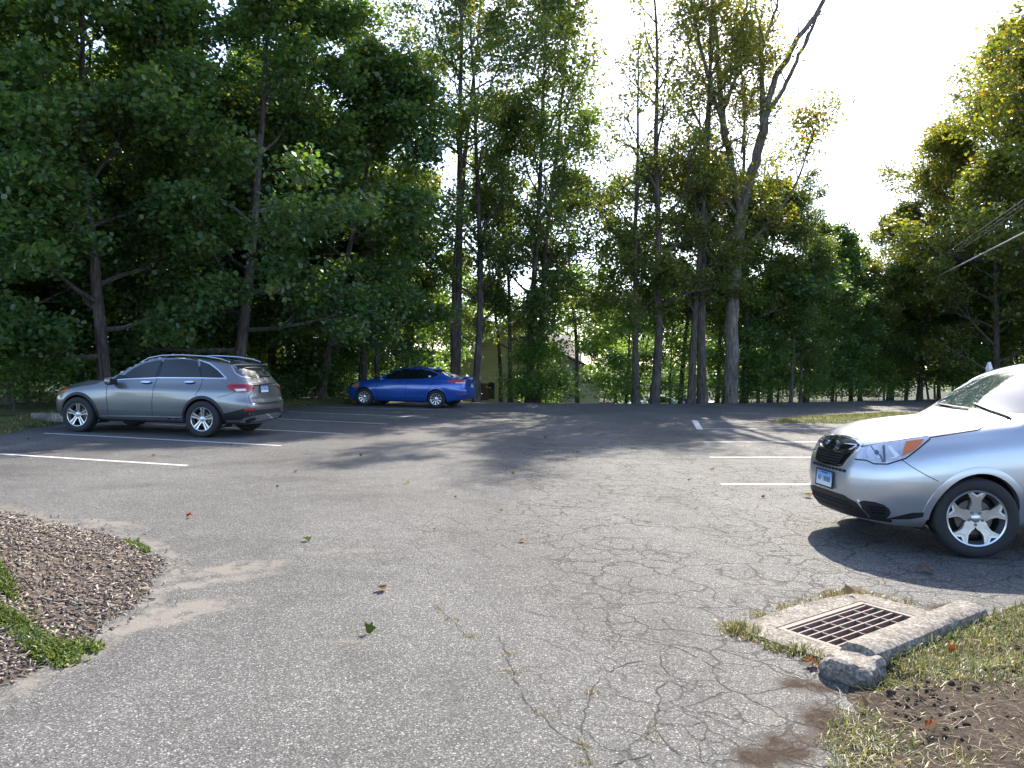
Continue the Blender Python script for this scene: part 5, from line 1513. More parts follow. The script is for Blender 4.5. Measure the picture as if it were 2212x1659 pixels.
fo.decal('rear_window', sym([(0, 1.50), (.52, 1.48), (.60, 1.12), (0, 1.10)]), M['glass'], .004, 'rear', .08)
for sg in (1, -1):
    fo.decal('taillight', [(sg * .70, 1.12), (sg * .46, 1.06), (sg * .46, .90), (sg * .72, .86)], M['red_lens'], .006, 'rear', .05)
fo.plate((0, .95), 'rear', 'AF 18088', tilt=(-1, 0, .1))

# ---- grey crossover, seen from behind its left rear corner --------------------------------
spec_m = dict(
    wb=2.873, R=0.368, arch=0.425, xf=2.20, xr=-2.32, paint=M['grey'], ywell=.90, n=180, spin=.15,
    nose=[(.2, -.10), (.35, .02), (.55, .06), (.75, .04), (.90, -.06), (1.0, -.14), (1.7, -.14)], lf=.22,
    tail=[(.25, .05), (.36, -.02), (.50, -.06), (.62, -.065), (.72, -.055), (.78, -.015), (.90, .0), (1.00, .01), (1.06, .02), (1.10, .06), (1.25, .17), (1.42, .30), (1.6, .42)], lr=.50, bulf=.03, bulr=.05,
    taper=[(-2.32, .66), (-2.30, .73), (-2.22, .83), (-2.08, .915), (-1.8, .975), (-1.4, 1), (1.4, 1), (1.7, .98), (1.92, .91), (2.05, .82), (2.15, .70), (2.20, .55)],
    under=[(-2.4, .27), (-2.0, .25), (-1.6, .25), (1.6, .24), (2.2, .26)],
    top=[(2.2, .95), (2.1, .99), (1.9, 1.05), (1.4, 1.115), (1.0, 1.145), (.88, 1.155), (.80, 1.185), (.5, 1.345), (.2, 1.495), (.0, 1.565), (-.25, 1.605), (-.6, 1.62), (-1.1, 1.605), (-1.6, 1.565), (-2.0, 1.51), (-2.32, 1.465)],
    sect=[
        ([(-3, .70)], [(-2.4, .27), (-2.0, .25), (-1.6, .25), (1.6, .24), (2.2, .26)], .03),
        ([(-3, .84)], [(-2.4, .33), (-1.6, .31), (1.6, .30), (2.2, .34)], .04),
        ([(-3, .90), (-1.5, .915), (0, .895), (1.5, .915), (2.2, .91)], [(-2.4, .50), (0, .455), (2.2, .46)], .05),
        ([(-3, .925), (-1.45, .945), (-.4, .915), (.4, .912), (1.45, .94), (2.2, .93)], [(-2.4, .68), (-1.4, .72), (0, .66), (1.4, .70), (2.2, .62)], .14),
        ([(-3, .895), (-1.4, .915), (0, .905), (1.45, .91), (2.2, .90)], [(-2.4, .95), (-1, .935), (1, .90), (1.6, .86), (2.2, .76)], .05),
        ([(-2.32, .80), (-1.6, .835), (0, .855), (.9, .87), (1.5, .86), (2.2, .84)], [(-2.4, 1.09), (-1.8, 1.075), (-1, 1.055), (.4, 1.02), (.95, .995), (1.5, .94), (2.0, .86), (2.2, .80)], .05),
        ([(-2.32, .63), (-1.9, .65), (-1.2, .685), (-.2, .70), (.1, .69), (.5, .735), (.85, .80), (1.2, .72), (1.7, .68), (2.2, .62)],
         [(-2.32, 1.425), (-1.9, 1.495), (-1.2, 1.56), (-.5, 1.58), (-.2, 1.56), (.0, 1.515), (.2, 1.445), (.5, 1.30), (.80, 1.135), (.9, 1.10), (1.2, 1.09), (1.7, 1.02), (2.0, .95), (2.2, .89)], .045)])
gl = Car('grey_car', 'grey crossover with chrome window trim parked nose in at the wooded edge', (-7.44, 16.59), rad(168.7), spec_m)
gl.z = zoom_map(150, 1020, 750, 2212)
gl.wheels('twin5', .243, .235, 1.66)
gl.lips(.045, .010, M['black'], -8, 188)
gl.decal('window_surround', smooth_poly([(560, 352), (625, 292), (735, 222), (860, 176), (985, 162), (1180, 163), (1322, 180), (1420, 213), (1492, 268), (1562, 340), (1300, 336), (970, 334), (700, 345)], 1), M['gloss_black'], .002, mirror=True, step=60)
for pl in ([(668, 302), (740, 252), (830, 208), (930, 184), (992, 177), (932, 326), (690, 338)], [(1012, 174), (1180, 172), (1305, 184), (1338, 328), (968, 325)], [(1328, 188), (1400, 212), (1460, 252), (1538, 329), (1352, 328)]):
    gl.decal('window', pl, M['glass'], .006, mirror=True, step=50)
gl.line('window_trim', [(600, 305), (625, 290), (735, 218), (860, 173), (985, 160), (1180, 161), (1322, 178), (1420, 212), (1492, 268), (1562, 341)], .026, M['chrome'], .010, mirror=True)
gl.line('window_trim', [(1562, 341), (1300, 336), (970, 334), (700, 346), (540, 357)], .022, M['chrome'], .010, mirror=True)
gl.line('panel_gap', [(545, 365), (503, 410), (497, 500), (515, 662)], .010, M['gap'], .002, mirror=True)
gl.line('panel_gap', [(948, 338), (912, 440), (900, 560), (906, 672)], .010, M['gap'], .002, mirror=True)
gl.line('panel_gap', [(1348, 340), (1342, 390), (1318, 440), (1282, 490)], .010, M['gap'], .002, mirror=True)
gl.line('panel_gap', [(1480, 510), (1590, 480), (1640, 462)], .008, M['gap'], .002, mirror=True)
for x in (856, 1240):
    gl.decal('handle_recess', ellipse((x, 378), 46, 15), M['gap'], .002, mirror=True, step=14)
    gl.decal('door_handle', ellipse((x, 375), 45, 9), M['chrome'], .040, mirror=True, step=12, depth=.02)
gl.decal('sill', [(432, 668), (700, 672), (1000, 678), (1172, 684), (1205, 728), (900, 722), (436, 704)], M['black'], .006, mirror=True, step=60)
gl.line('sill_trim', [(432, 672), (800, 676), (1168, 686)], .016, M['grey'], .020, mirror=True)
# tail
tl = gl.decal('taillight', smooth_poly([(1558, 402), (1610, 391), (1730, 391), (1802, 408), (1814, 436), (1745, 466), (1650, 466), (1590, 440)], 1), M['red_lens'], .008, mirror=True, step=22)
gl.decal('reversing_lamp', [(1632, 436), (1730, 432), (1736, 450), (1650, 456)], M['white_lens'], .012, mirror=True, step=18)
gl.decal('taillight_band', [(1600, 402), (1700, 398), (1740, 410), (1700, 420), (1610, 416)], M['red_dark'], .011, mirror=True, step=18)
gl.decal('rear_window', smooth_poly([(1608, 232), (1650, 208), (1850, 200), (1885, 214), (1948, 322), (1930, 337), (1790, 337), (1690, 322), (1645, 292)], 1), M['glass_rear'], .004, step=30)
gl.line('rear_window_trim', [(1606, 232), (1640, 292), (1690, 324), (1790, 340)], .022, M['chrome'], .008)
gl.line('wiper', [(1945, 320), (1880, 318), (1868, 322)], .03, M['black'], .02, sub=3)
gl.line('panel_gap', [(1800, 442), (1757, 502), (1768, 545), (1786, 572), (2036, 548)], .012, M['gap'], .002)
gl.line('tailgate_trim', [(1790, 566), (1900, 560), (2030, 542)], .018, M['chrome'], .012)
gl.line('tailgate_crease', [(1800, 405), (1900, 392), (1985, 382)], .030, M['gap'], .002)
gl.decal('bumper_cladding', [(1528, 655), (1720, 606), (1900, 598), (2040, 586), (2042, 640), (2030, 690), (1880, 716), (1700, 742), (1560, 748), (1528, 705)], M['black'], .006, step=34)
gl.line('bumper_trim', [(1720, 612), (1900, 606), (2038, 592)], .03, M['alloy_dark'], .012)
gl.decal('reflector', [(1716, 612), (1808, 602), (1812, 618), (1722, 628)], M['red_lens'], .014, step=18, mirror=True)
gl.decal('skid_plate', smooth_poly([(1672, 716), (1730, 682), (1900, 652), (2038, 630), (2036, 676), (1890, 706), (1745, 728), (1690, 728)], 1), M['chrome'], .020, step=26)
gl.decal('exhaust_tip', ellipse((1772, 704), 46, 15, 16, -.3), M['gap'], .026, step=12, mirror=True)
gl.plate((1893, 432), 'px', 'AA 37566', tilt=(-1, 0, .12))
for k in range(3):
    a = math.pi / 2 + k * 2 * math.pi / 3
    gl.line('badge_star', [(1895, 357), (1895 + 12 * math.cos(a), 357 - 15 * math.sin(a))], .012, M['chrome'], .010, sub=2)
gl.line('badge_ring', ellipse((1895, 357), 13, 16, 14) + [(1908, 357)], .010, M['chrome'], .012, sub=1)
# spoiler, rails, mirrors, glasshouse front, lamps
c0 = gl.hit((1850, 205), 'px')[0]
MB().bbox((-1.955, 0, 1.468), (.20, 1.08, .045), .018, Matrix.Rotation(rad(5), 3, 'Y')).build('spoiler', M['grey'], gl.root, True)
for sg in (1, -1):
    MB().tube([(.16, sg * .66, 1.475), (-.05, sg * .66, 1.575), (-.35, sg * .655, 1.63), (-.8, sg * .65, 1.648), (-1.3, sg * .64, 1.63), (-1.65, sg * .63, 1.585), (-1.85, sg * .62, 1.53)], [.012, .019, .02, .02, .02, .019, .012], 8).build('roof_rail', M['chrome'], gl.root, True)
    MB().add(*superell((.58, sg * 1.03, 1.085), (.085, .125, .085), 2.8)).build('mirror', M['grey'], gl.root, True)
    MB().box((.60, sg * .91, 1.045), (.07, .12, .045)).build('mirror_arm', M['black'], gl.root)
    mg = MB().box((.497, sg * 1.03, 1.085), (.004, .20, .13)).build('mirror_glass', M['glass'], gl.root)
gl.decal('windshield', [(.80, 0), (.78, .45), (.73, .66), (.45, .655), (.15, .61), (.02, .57), (-.02, 0), (.02, -.57), (.15, -.61), (.45, -.655), (.73, -.66), (.78, -.45)], M['glass'], .003, 'top', .08)
gl.decal('sunroof', [(-.35, -.5), (-.35, .5), (-1.5, .5), (-1.5, -.5)], M['gloss_black'], .004, 'top', .10)
gl.decal('headlight', smooth_poly([(92, 470), (116, 436), (155, 412), (168, 424), (132, 466)], 1), M['amber'], .006, mirror=True, step=14)
for sg in (1, -1):
    gl.decal('headlight', [(sg * .42, .80), (sg * .75, .86), (sg * .78, .74), (sg * .46, .70)], M['clear'], .006, 'front', .06)
gl.decal('grille', sym([(0, .80), (.36, .79), (.30, .58), (0, .57)]), M['gloss_black'], .006, 'front', .06)

# ---- blue saloon --------------------------------------------------------------------------
spec_e = dict(
    wb=2.70, R=0.318, arch=0.365, xf=2.14, xr=-2.30, paint=M['blue'], ywell=.86, n=150, spin=.2,
    nose=[(.15, -.10), (.3, .02), (.5, .05), (.65, .03), (.8, -.06), (.9, -.14), (1.5, -.14)], lf=.25,
    tail=[(.2, .10), (.35, .02), (.5, -.05), (.65, -.05), (.72, -.01), (.9, 0), (1.02, -.02), (1.05, 0), (1.4, .1)], lr=.25, bulf=.03, bulr=.05,
    taper=[(-2.30, .62), (-2.26, .74), (-2.15, .86), (-1.9, .95), (-1.5, 1), (1.3, 1), (1.65, .97), (1.88, .88), (2.02, .76), (2.10, .62), (2.14, .48)],
    under=[(-2.4, .34), (-1.9, .24), (-1.5, .19), (1.6, .17), (2.2, .20)],
    top=[(2.14, .74), (2.0, .81), (1.8, .865), (1.4, .935), (1.1, .99), (1.0, 1.005), (.9, 1.045), (.6, 1.20), (.3, 1.33), (.1, 1.39), (-.15, 1.425), (-.4, 1.44), (-.7, 1.43), (-1.0, 1.385), (-1.3, 1.30), (-1.6, 1.195), (-1.8, 1.12), (-1.92, 1.09), (-2.1, 1.08), (-2.30, 1.075)],
    sect=[
        ([(-3, .68)], [(-2.4, .34), (-1.9, .24), (-1.5, .19), (1.6, .17), (2.2, .20)], .03),
        ([(-3, .82)], [(-2.4, .38), (-1.5, .23), (1.6, .21), (2.2, .26)], .05),
        ([(-3, .86), (0, .87), (3, .87)], [(-2.4, .46), (0, .36), (2.2, .38)], .05),
        ([(-3, .885), (-1.35, .90), (0, .885), (1.35, .90), (3, .89)], [(-2.4, .62), (-1.35, .64), (0, .56), (1.35, .62), (2.2, .52)], .13),
        ([(-3, .87), (-1.35, .885), (0, .88), (1.35, .88), (3, .87)], [(-2.4, .86), (-1, .80), (1, .76), (2.2, .62)], .05),
        ([(-2.3, .80), (-1.5, .82), (0, .84), (.9, .855), (1.5, .84), (2.2, .82)], [(-2.4, .985), (-1.6, .985), (-.8, .95), (.6, .90), (1.0, .875), (1.6, .80), (2.2, .67)], .05),
        ([(-2.3, .66), (-1.9, .66), (-1.5, .60), (-.9, .57), (-.2, .575), (.1, .58), (.5, .64), (1.0, .74), (1.4, .70), (2.2, .62)],
         [(-2.30, 1.03), (-1.9, 1.05), (-1.6, 1.13), (-1.3, 1.22), (-1.0, 1.30), (-.6, 1.345), (-.2, 1.345), (.1, 1.305), (.3, 1.25), (.6, 1.125), (.9, .985), (1.02, .955), (1.4, .915), (1.8, .84), (2.14, .71)], .06)])
el = Car('blue_car', 'blue saloon with silver wheel covers parked against the far trees', (-3.70, 27.71), rad(165.3), spec_e)
el.z = zoom_map(1020, 1060, 440, 2212)
el.wheels('cover10', .205, .20, 1.60)
el.lips(.035, .006, M['blue'])
el.decal('window_surround', smooth_poly([(660, 388), (715, 335), (800, 280), (900, 240), (1000, 225), (1110, 224), (1250, 244), (1400, 280), (1490, 320), (1425, 354), (1300, 380), (900, 390)], 1), M['gloss_black'], .003, mirror=True, step=60)
for pl in ([(700, 378), (800, 292), (920, 247), (1068, 234), (1058, 378)], [(1096, 235), (1250, 256), (1400, 292), (1470, 321), (1418, 346), (1310, 370), (1080, 377)]):
    el.decal('window', pl, M['glass'], .008, mirror=True, step=50)
el.decal('window_sticker', [(1338, 340), (1370, 338), (1372, 360), (1340, 362)], M['white_lens'], .012, step=18)
el.decal('taillight', [(1608, 410), (1750, 398), (1885, 404), (1892, 440), (1850, 457), (1740, 457), (1676, 446)], M['red_lens'], .008, mirror=True, step=30)
el.line('taillight_strip', [(1740, 446), (1880, 448)], .03, M['white_lens'], .016, mirror=True)
el.decal('headlight', [(185, 500), (230, 478), (282, 470), (290, 480), (272, 504), (210, 520)], M['amber'], .008, mirror=True, step=20)
el.decal('headlight', [(160, 505), (215, 462), (300, 430), (280, 468), (230, 478), (185, 502)], M['clear'], .006, mirror=True, step=20)
el.decal('rear_window', [(-1.02, 0), (-1.05, .46), (-1.55, .53), (-1.83, .58), (-1.87, 0), (-1.83, -.58), (-1.55, -.53), (-1.05, -.46)], M['glass'], .004, 'top', .08)
el.decal('windshield', [(.94, 0), (.90, .45), (.84, .66), (.5, .60), (.22, .53), (.16, 0), (.22, -.53), (.5, -.60), (.84, -.66), (.90, -.45)], M['glass'], .004, 'top', .08)
el.line('panel_gap', [(655, 400), (560, 430), (532, 520), (560, 690)], .012, M['gap'], .003, mirror=True)
el.line('panel_gap', [(1075, 388), (985, 480), (978, 600), (1000, 700)], .012, M['gap'], .003, mirror=True)
el.line('panel_gap', [(1425, 356), (1400, 440), (1340, 545)], .012, M['gap'], .003, mirror=True)
for x, z in ((922, 455), (1352, 440)):
    el.decal('door_handle', ellipse((x, z), 44, 12), M['blue'], .030, mirror=True, step=14, depth=.02)
el.line('body_crease', [(470, 490), (700, 465), (1000, 440), (1400, 415), (1600, 408)], .022, M['blue'], .009, mirror=True)
el.line('body_crease', [(560, 655), (900, 660), (1260, 645)], .03, M['blue'], .012, mirror=True)
el.decal('reflector', [(1770, 617), (1898, 605), (1900, 620), (1782, 630)], M['red_lens'], .010, mirror=True, step=24)
el.plate((0, .80), 'rear', 'AK 40516', tilt=(-1, 0, .15))
for a, b in (((-.035, .95), (-.012, 1.0)), ((.012, .95), (.035, 1.0)), ((-.02, .973), (.02, .977))):
    el.line('badge', [a, b], .012, M['chrome'], .012, 'rear', sub=2)
el.line('badge_ring', [(y, z) for y, z in ellipse((0, .975), .065, .035, 16)] + [(.065, .975)], .008, M['chrome'], .012, 'rear', sub=1)
MB().bbox((-2.22, 0, 1.088), (.16, 1.24, .03), .012, Matrix.Rotation(rad(-6), 3, 'Y')).build('boot_lip', M['blue'], el.root, True)
for sg in (1, -1):
    MB().add(*superell((.66, sg * .99, .965), (.08, .11, .065), 2.8)).build('mirror', M['blue'], el.root, True)
    MB().box((.68, sg * .89, .93), (.06, .10, .035)).build('mirror_arm', M['black'], el.root)
MB().add(*superell((-1.10, 0, 1.375), (.08, .015, .045), 2)).build('antenna_fin', M['blue'], el.root, True)
# ------------------------------------------------------------------ house, far cars, pole and wires, gate post
M['clap'] = simple('cream_clapboard', (.48, .44, .27), .75, var=.12, scale=3)
M['trim'] = simple('white_trim', (.74, .74, .72), .6, var=.08)
M['beige'] = simple('beige_siding', (.52, .48, .38), .75, var=.1)
M['shingle'] = simple('roof_shingles', (.14, .125, .115), .9, var=.35, scale=7, bump=.5)
M['brown_door'] = simple('brown_door', (.11, .055, .035), .6, var=.25)
M['win'] = simple('house_window', (.03, .035, .04), .05, 0, 0, .7)
HY = 43.0
hx0, hx1 = XatY(1000, HY), XatY(1224, HY); hb = float(terrain_z(np.array([1.0]), np.array([HY]))[0])
ze = at(1222, 776, HY).z; za = at(1112, 672, HY).z; hxm = (hx0 + hx1) / 2
house = empty('clapboard_house', (hxm, HY, hb), 0, 'cream clapboard house with a gable, seen between the trunks', 'house')
def hl_(p): return Vector(p) - house.location
MB().prism([(hx0 - hxm, -.4), (hx1 - hxm, -.4), (hx1 - hxm, ze - hb), (0, za - hb), (hx0 - hxm, ze - hb)], 'y', .03, 7.0).build('wall', M['clap'], house)
ex = .20; z = hb - .05; k = 0
while z < za - .1:
    zt_ = z + ex
    half = (hx1 - hx0) / 2 if zt_ < ze else (hx1 - hx0) / 2 * max(0, (za - zt_) / (za - ze))
    if half > .1:
        c = MB(); c.add([(-half, -.045, z - hb), (half, -.045, z - hb), (half, -.012, zt_ - hb - .018), (-half, -.012, zt_ - hb - .018), (-half, .03, z - hb), (half, .03, z - hb), (-half, .03, zt_ - hb - .018), (half, .03, zt_ - hb - .018)], [(0, 1, 2, 3), (4, 5, 1, 0), (3, 2, 7, 6)])
        c.build('clapboard', M['clap'], house, False, False)
    z += ex; k += 1
for sg in (-1, 1):
    xo = (hx1 - hx0) / 2 + .35; zo = ze - hb - .35 * (za - ze) / ((hx1 - hx0) / 2)
    MB().add([(0, -.35, za - hb + .06), (0, 7.2, za - hb + .06), (sg * xo, 7.2, zo + .06), (sg * xo, -.35, zo + .06), (0, -.35, za - hb - .06), (0, 7.2, za - hb - .06), (sg * xo, 7.2, zo - .06), (sg * xo, -.35, zo - .06)],
             [(0, 1, 2, 3), (7, 6, 5, 4), (0, 3, 7, 4), (1, 5, 6, 2), (2, 6, 7, 3)]).build('roof', M['shingle'], house)
    MB().add([(0, -.37, za - hb + .03), (sg * xo, -.37, zo + .03), (sg * xo, -.37, zo - .17), (0, -.37, za - hb - .17), (0, -.33, za - hb + .03), (sg * xo, -.33, zo + .03), (sg * xo, -.33, zo - .17), (0, -.33, za - hb - .17)],
             [(0, 1, 2, 3), (4, 7, 6, 5), (0, 4, 5, 1), (3, 2, 6, 7)]).build('rake_board', M['trim'], house)
p0, p1 = at(1038, 828, HY), at(1055, 864, HY)
MB().box(hl_(((p0.x + p1.x) / 2, HY - .04, (p0.z + p1.z) / 2)), (p1.x - p0.x, .08, p0.z - p1.z)).build('door', M['brown_door'], house)
p0, p1 = at(1055, 826, HY), at(1068, 862, HY)
w_ = MB().box(hl_(((p0.x + p1.x) / 2, HY - .045, (p0.z + p1.z) / 2)), (p1.x - p0.x, .07, p0.z - p1.z)).build('window', M['win'], house)
# wing with a shed roof sloping to the right
wg = empty('house_wing', (XatY(1262, 42), 42, hb), 0, 'low white wing with beige gable and grey shingle roof', 'house')
def wl(p): return Vector(p) - wg.location
wx0, wx1 = XatY(1215, 42), XatY(1296, 42)
a, b_, c_ = at(1215, 766, 42), at(1268, 790, 42), at(1310, 813, 42)
MB().prism([(wx0 - wg.location.x, -.3), (wx1 - wg.location.x, -.3), (wx1 - wg.location.x, c_.z - hb + .12), (wx0 - wg.location.x, a.z - hb)], 'y', 0, 5).build('wall', M['trim'], wg)
g0, g1 = at(1243, 784, 41.9), at(1243, 812, 41.9)
MB().prism([(g1.x - wg.location.x, g1.z - hb), (c_.x - wg.location.x - .1, c_.z - hb), (b_.x - wg.location.x, b_.z - hb - .08), (g0.x - wg.location.x, g0.z - hb)], 'y', -.75, -.05).build('gable_panel', M['beige'], wg)
for k in range(6):
    xx = g1.x + (c_.x - g1.x) * (k + .5) / 7 - wg.location.x
    MB().box((xx, -.755, (g1.z + .22) - hb), (.02, .02, .42)).build('gable_batten', M['beige'], wg)
MB().add([tuple(wl((a.x - .1, 41.1, a.z + .10))), tuple(wl((c_.x + .2, 41.1, c_.z + .02))), tuple(wl((c_.x + .2, 47, c_.z + .02))), tuple(wl((a.x - .1, 47, a.z + .10))), tuple(wl((a.x - .1, 41.1, a.z - .03))), tuple(wl((c_.x + .2, 41.1, c_.z - .12))), tuple(wl((c_.x + .2, 47, c_.z - .12))), tuple(wl((a.x - .1, 47, a.z - .03)))],
         [(0, 1, 2, 3), (7, 6, 5, 4), (0, 4, 5, 1), (1, 5, 6, 2), (0, 3, 7, 4)]).build('roof', M['shingle'], wg)
MB().add([tuple(wl((a.x - .1, 45, a.z + .05))), tuple(wl((b_.x + .1, 45, b_.z + .1))), tuple(wl((b_.x - .5, 49, a.z + 1.3))), tuple(wl((a.x - .9, 49, a.z + 1.5)))], [(0, 1, 2, 3)]).build('upper_roof', M['shingle'], wg)
v0 = at(1254, 764, 44.5)
MB().tube([wl((v0.x, 44.5, v0.z)), wl((v0.x, 44.5, v0.z - .9))], .06, 8).build('vent_pipe', M['trim'], wg)
p0, p1 = at(1262, 818, 41.2), at(1282, 829, 41.2)
wd = MB().box(wl(((p0.x + p1.x) / 2, 41.95, (p0.z + p1.z) / 2)), (p1.x - p0.x, .1, p0.z - p1.z)).build('window', M['win'], wg)
MB().box((0, 0, 0), (.04, .12, p0.z - p1.z)).build('window_bar', M['trim'], wd).location = wl(((p0.x + p1.x) / 2, 41.94, (p0.z + p1.z) / 2))
MB().box(wl((b_.x - .6, 41.98, b_.z - .9)), (1.6, .06, .06)).build('fascia', M['trim'], wg)

# cars on the lower ground beyond the trunks
M['white_paint'] = paint('white_paint', (.74, .75, .76), .05, .3); M['navy_paint'] = paint('navy_paint', (.05, .06, .09), .5, .3)
def far_car(name, label, px, Y, head, pt):
    sp = dict(spec_e); sp['paint'] = pt; sp['n'] = 60
    X = XatY(px, Y); z = float(terrain_z(np.array([X]), np.array([Y]))[0])
    c = Car(name, label, (X, Y, z + .02), head, sp)
    c.wheels('cover10', .205, .20, 1.60)
    for pl in ([(.72, .93), (.50, 1.08), (.20, 1.24), (-.20, 1.30), (-.22, .94)], [(-.28, .94), (-.26, 1.30), (-.9, 1.26), (-1.35, 1.08), (-1.2, .97)]):
        c.decal('window', pl, M['glass'], .006, 'side', .12, mirror=True)
    c.decal('windshield', [(.94, 0), (.84, .66), (.5, .60), (.22, .53), (.16, 0), (.22, -.53), (.5, -.60), (.84, -.66)], M['glass'], .006, 'top', .15)
    c.decal('rear_window', [(-1.02, 0), (-1.05, .46), (-1.83, .58), (-1.87, 0), (-1.83, -.58), (-1.05, -.46)], M['glass'], .006, 'top', .15)
    for sg in (1, -1): c.decal('taillight', [(sg * .50, .94), (sg * .70, .93), (sg * .70, .78), (sg * .50, .80)], M['red_lens'], .008, 'rear', .08)
    return c
far_car('white_car', 'white car on the lower ground beyond the trunk row', 1398, 44.5, rad(205), M['white_paint'])
far_car('dark_car', 'dark car on the lower ground left of the pale slanting trunk', 1462, 46.0, rad(160), M['navy_paint'])

# utility poles and wires
M['pole'] = simple('weathered_pole', (.20, .17, .145), .9, var=.3, scale=6, bump=.3)
M['wire'] = simple('wire', (.05, .05, .05), .5)
M['cable'] = simple('pale_cable', (.42, .42, .42), .4)
PA = Vector((XatY(1927, 47), 47, 0)); PB = Vector((11.8, 9.5, 0))
def pole(p, h, lb):
    z = float(terrain_z(np.array([p.x]), np.array([p.y]))[0]); e = empty('utility_pole', (p.x, p.y, z), 0, lb, 'utility pole')
    MB().tube([(0, 0, -.5), (0, 0, h * .5), (0, 0, h - z)], [.16, .14, .11], 10).build('shaft', M['pole'], e, True)
    MB().box((.1, 0, h - z - 2.3), (.3, .10, .12)).build('wire_bracket', M['pole'], e)
    MB().tube([(0, 0, h - z - .02), (0, 0, h - z + .04)], [.12, .06], 10).build('cap', M['iron'], e)
pole(PA, 8.6, 'far wooden utility pole among the yellow-green trees'); pole(PB, 9.6, 'near wooden utility pole carrying the wires beside the drive')
def wire(name, a, b, r, sag, mat, lb, grp=None):
    pts = [Vector(a).lerp(Vector(b), i / 24) - Vector((0, 0, sag * 4 * (i / 24) * (1 - i / 24))) for i in range(25)]
    o0 = Vector(a); o = MB().tube([p - o0 for p in pts], r, 6).build(name, mat, None, True); o.location = o0; tag(o, lb, 'wire', grp)
def on_ray(px, py, px2, py2, Ya, Yb):
    """straight span through two image points at two depths, carried on to the depths of both poles"""
    p, q = at(px, py, Ya), at(px2, py2, Yb); d = q - p
    t0 = (47 - p.y) / d.y; t1 = (9.5 - p.y) / d.y
    return p + d * t0, p + d * t1
for k, (y0, y1, r, m, lb) in enumerate(((583, 428, .014, 'wire', 'topmost thin black overhead wire over the exit drive'), (589, 437, .014, 'wire', 'middle thin black overhead wire over the exit drive'), (594, 446, .014, 'wire', 'lowest thin black overhead wire over the exit drive'), (614, 500, .034, 'cable', 'thick pale overhead cable slung below the thin wires'))):
    a, b = on_ray(1990, y0, 2212, y1, 43, 25.7 if k < 3 else 27.5)
    wire('overhead_wire', a, b, r, .05, M[m], lb)
# white gate post beyond the silver car
gp0 = at(2137, 782, 26.0); zb = 0.0
gpE = empty('gate_post', (gp0.x, 26.0, zb), rad(10), 'white square post with a pointed cap beyond the silver car', 'post')
MB().box((0, 0, (gp0.z - .24) / 2), (.13, .13, gp0.z - .24)).build('shaft', M['trim'], gpE)
MB().box((0, 0, gp0.z - .225), (.16, .16, .03)).build('collar', M['trim'], gpE)
cp = MB(); cp.add([(-.075, -.075, gp0.z - .21), (.075, -.075, gp0.z - .21), (.075, .075, gp0.z - .21), (-.075, .075, gp0.z - .21), (-.03, -.03, gp0.z), (.03, -.03, gp0.z), (.03, .03, gp0.z), (-.03, .03, gp0.z)], [(0, 1, 5, 4), (1, 2, 6, 5), (2, 3, 7, 6), (3, 0, 4, 7), (4, 5, 6, 7), (3, 2, 1, 0)]); cp.build('cap', M['trim'], gpE)

# fallen leaves on the asphalt
def fl_mat(name, c): 
    return grass_mat(name, [(0, c), (1, c)], 0.0)
FL = {'red': fl_mat('red_leaf', (.26, .04, .025)), 'brown': fl_mat('brown_leaf', (.20, .11, .06)), 'yellow': fl_mat('yellow_leaf', (.28, .20, .05)), 'green': fl_mat('green_leaf', (.08, .12, .025)), 'tan': fl_mat('pale_leaf', (.26, .19, .11)), 'orange': fl_mat('orange_leaf', (.24, .075, .03))}
def fallen(px, py, c, s, lb, grp=None, stand=0.0, z=0.006, rz=None):
    p = G(px, py, z); v = []; sh = LEAF5
    if z > .05:
        d_ = ray_dir(px, py); h_ = verge_bvh.ray_cast(CAM_P, d_)
        if h_[0]: p = h_[0] + Vector((0, 0, .012))
    for x, y, zz in sh: v.append((x * s, (y - .4) * s, zz * s * 2.2 + .10 * s * math.sin(3 * x + 2 * y) + (.7 * s * x * x)))
    me = bpy.data.meshes.new('fallen_leaf'); me.from_pydata(v, [], [(0, 1, 2, 3, 11), (11, 3, 9, 10), (3, 4, 5, 7, 9), (9, 7, 8), (5, 6, 7)]); me.update()
    o = link('fallen_leaf', me, FL[c]); o.location = p + Vector((0, 0, .03 * s + stand * s * .28)); o.rotation_euler = (stand * 1.2, .15, rz if rz is not None else (px * 1.7 + py) % 6.28)
    tag(o, lb, 'leaf', grp)
fallen(793, 1366, 'green', .09, 'upright curled green leaf casting a shadow on the bare asphalt', None, .75, rz=1.1)
fallen(662, 1168, 'green', .085, 'olive green leaf lying by the sandy patch edge', None, .15)
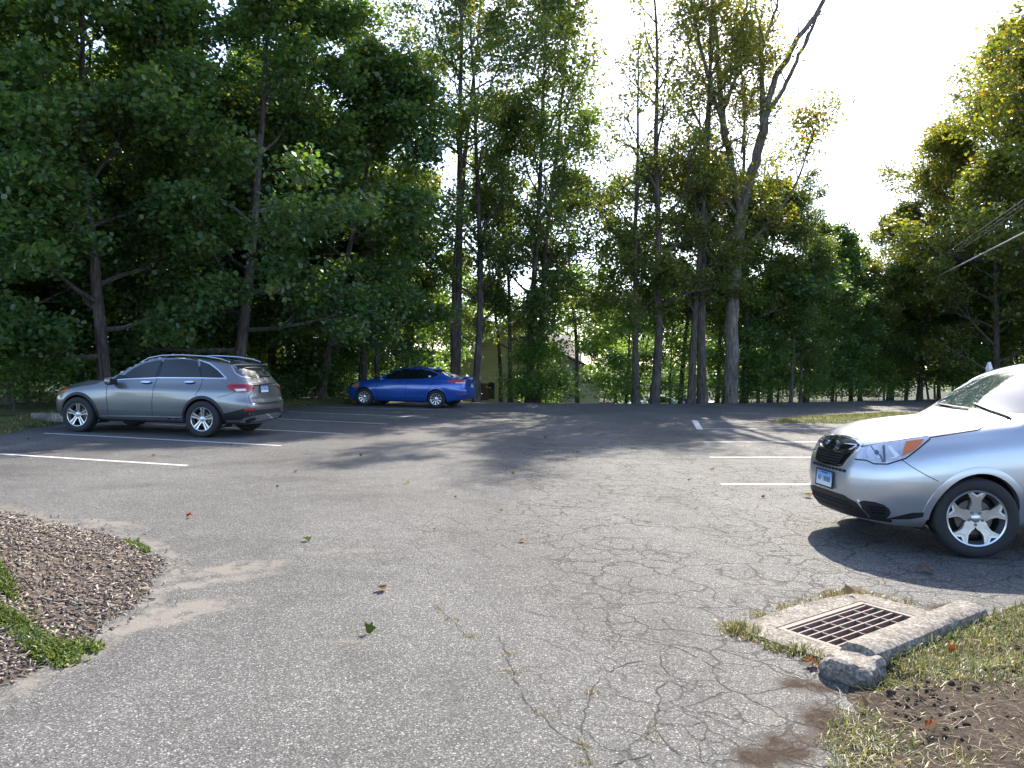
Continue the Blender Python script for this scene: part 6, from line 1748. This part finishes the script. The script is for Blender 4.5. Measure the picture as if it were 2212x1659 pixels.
fallen(410, 1117, 'red', .09, 'bright red leaf on the asphalt beyond the mulch island', None, .3)
fallen(2000, 1236, 'brown', .15, 'large brown leaf lying in the shadow of the silver car', None, .1)
fallen(1752, 1438, 'orange', .09, 'orange leaf lying at the near corner of the drain apron', None, .3)
fallen(1835, 1282, 'tan', .10, 'pale leaf on the far rim of the drain apron', None, .4, .03)
fallen(2052, 1412, 'orange', .07, 'orange leaf standing in the grass behind the kerb', None, .9, .17)
fallen(1745, 1074, 'tan', .12, 'pale leaf in front of the silver car bumper', None, .3)
fallen(2010, 1580, 'orange', .065, 'faded orange leaf on the straw-covered verge soil', None, .5, .20)
fallen(1870, 1530, 'tan', .07, 'pale curled leaf in the verge grass by the soil patch', None, .6, .12)
fallen(825, 1276, 'brown', .09, 'small brown leaf between the sand patch and the cracks', None, .3)
FLG = 'small fallen leaves over the parking lot'
for i, (x, y, c) in enumerate([(940, 1145, 'yellow'), (1127, 1170, 'yellow'), (1178, 946, 'red'), (1246, 978, 'brown'), (1108, 1024, 'yellow'), (1300, 948, 'yellow'), (1490, 1038, 'green'), (1540, 1015, 'tan'), (1438, 932, 'yellow'), (880, 1044, 'yellow'), (985, 1075, 'green'), (780, 985, 'green'), (640, 1020, 'brown'), (500, 962, 'red'), (330, 985, 'brown'), (600, 1052, 'green'), (1080, 1104, 'tan'), (1010, 940, 'brown'), (860, 930, 'yellow'), (1650, 1075, 'brown'), (180, 965, 'brown'), (60, 950, 'orange'), (1130, 905, 'yellow'), (1280, 900, 'orange'), (960, 898, 'brown'), (1505, 1100, 'yellow'), (1460, 915, 'orange')]):
    fallen(x, y, c, .052 + .028 * ((i * 7) % 5) / 5, {'yellow': 'small yellow leaf fallen on the open asphalt', 'red': 'small red leaf fallen on the open asphalt', 'brown': 'small brown leaf fallen on the open asphalt', 'green': 'small green leaf fallen on the open asphalt', 'tan': 'small pale dry leaf fallen on the open asphalt', 'orange': 'small orange leaf fallen on the open asphalt'}[c], FLG + ' (' + c + ')', .25)
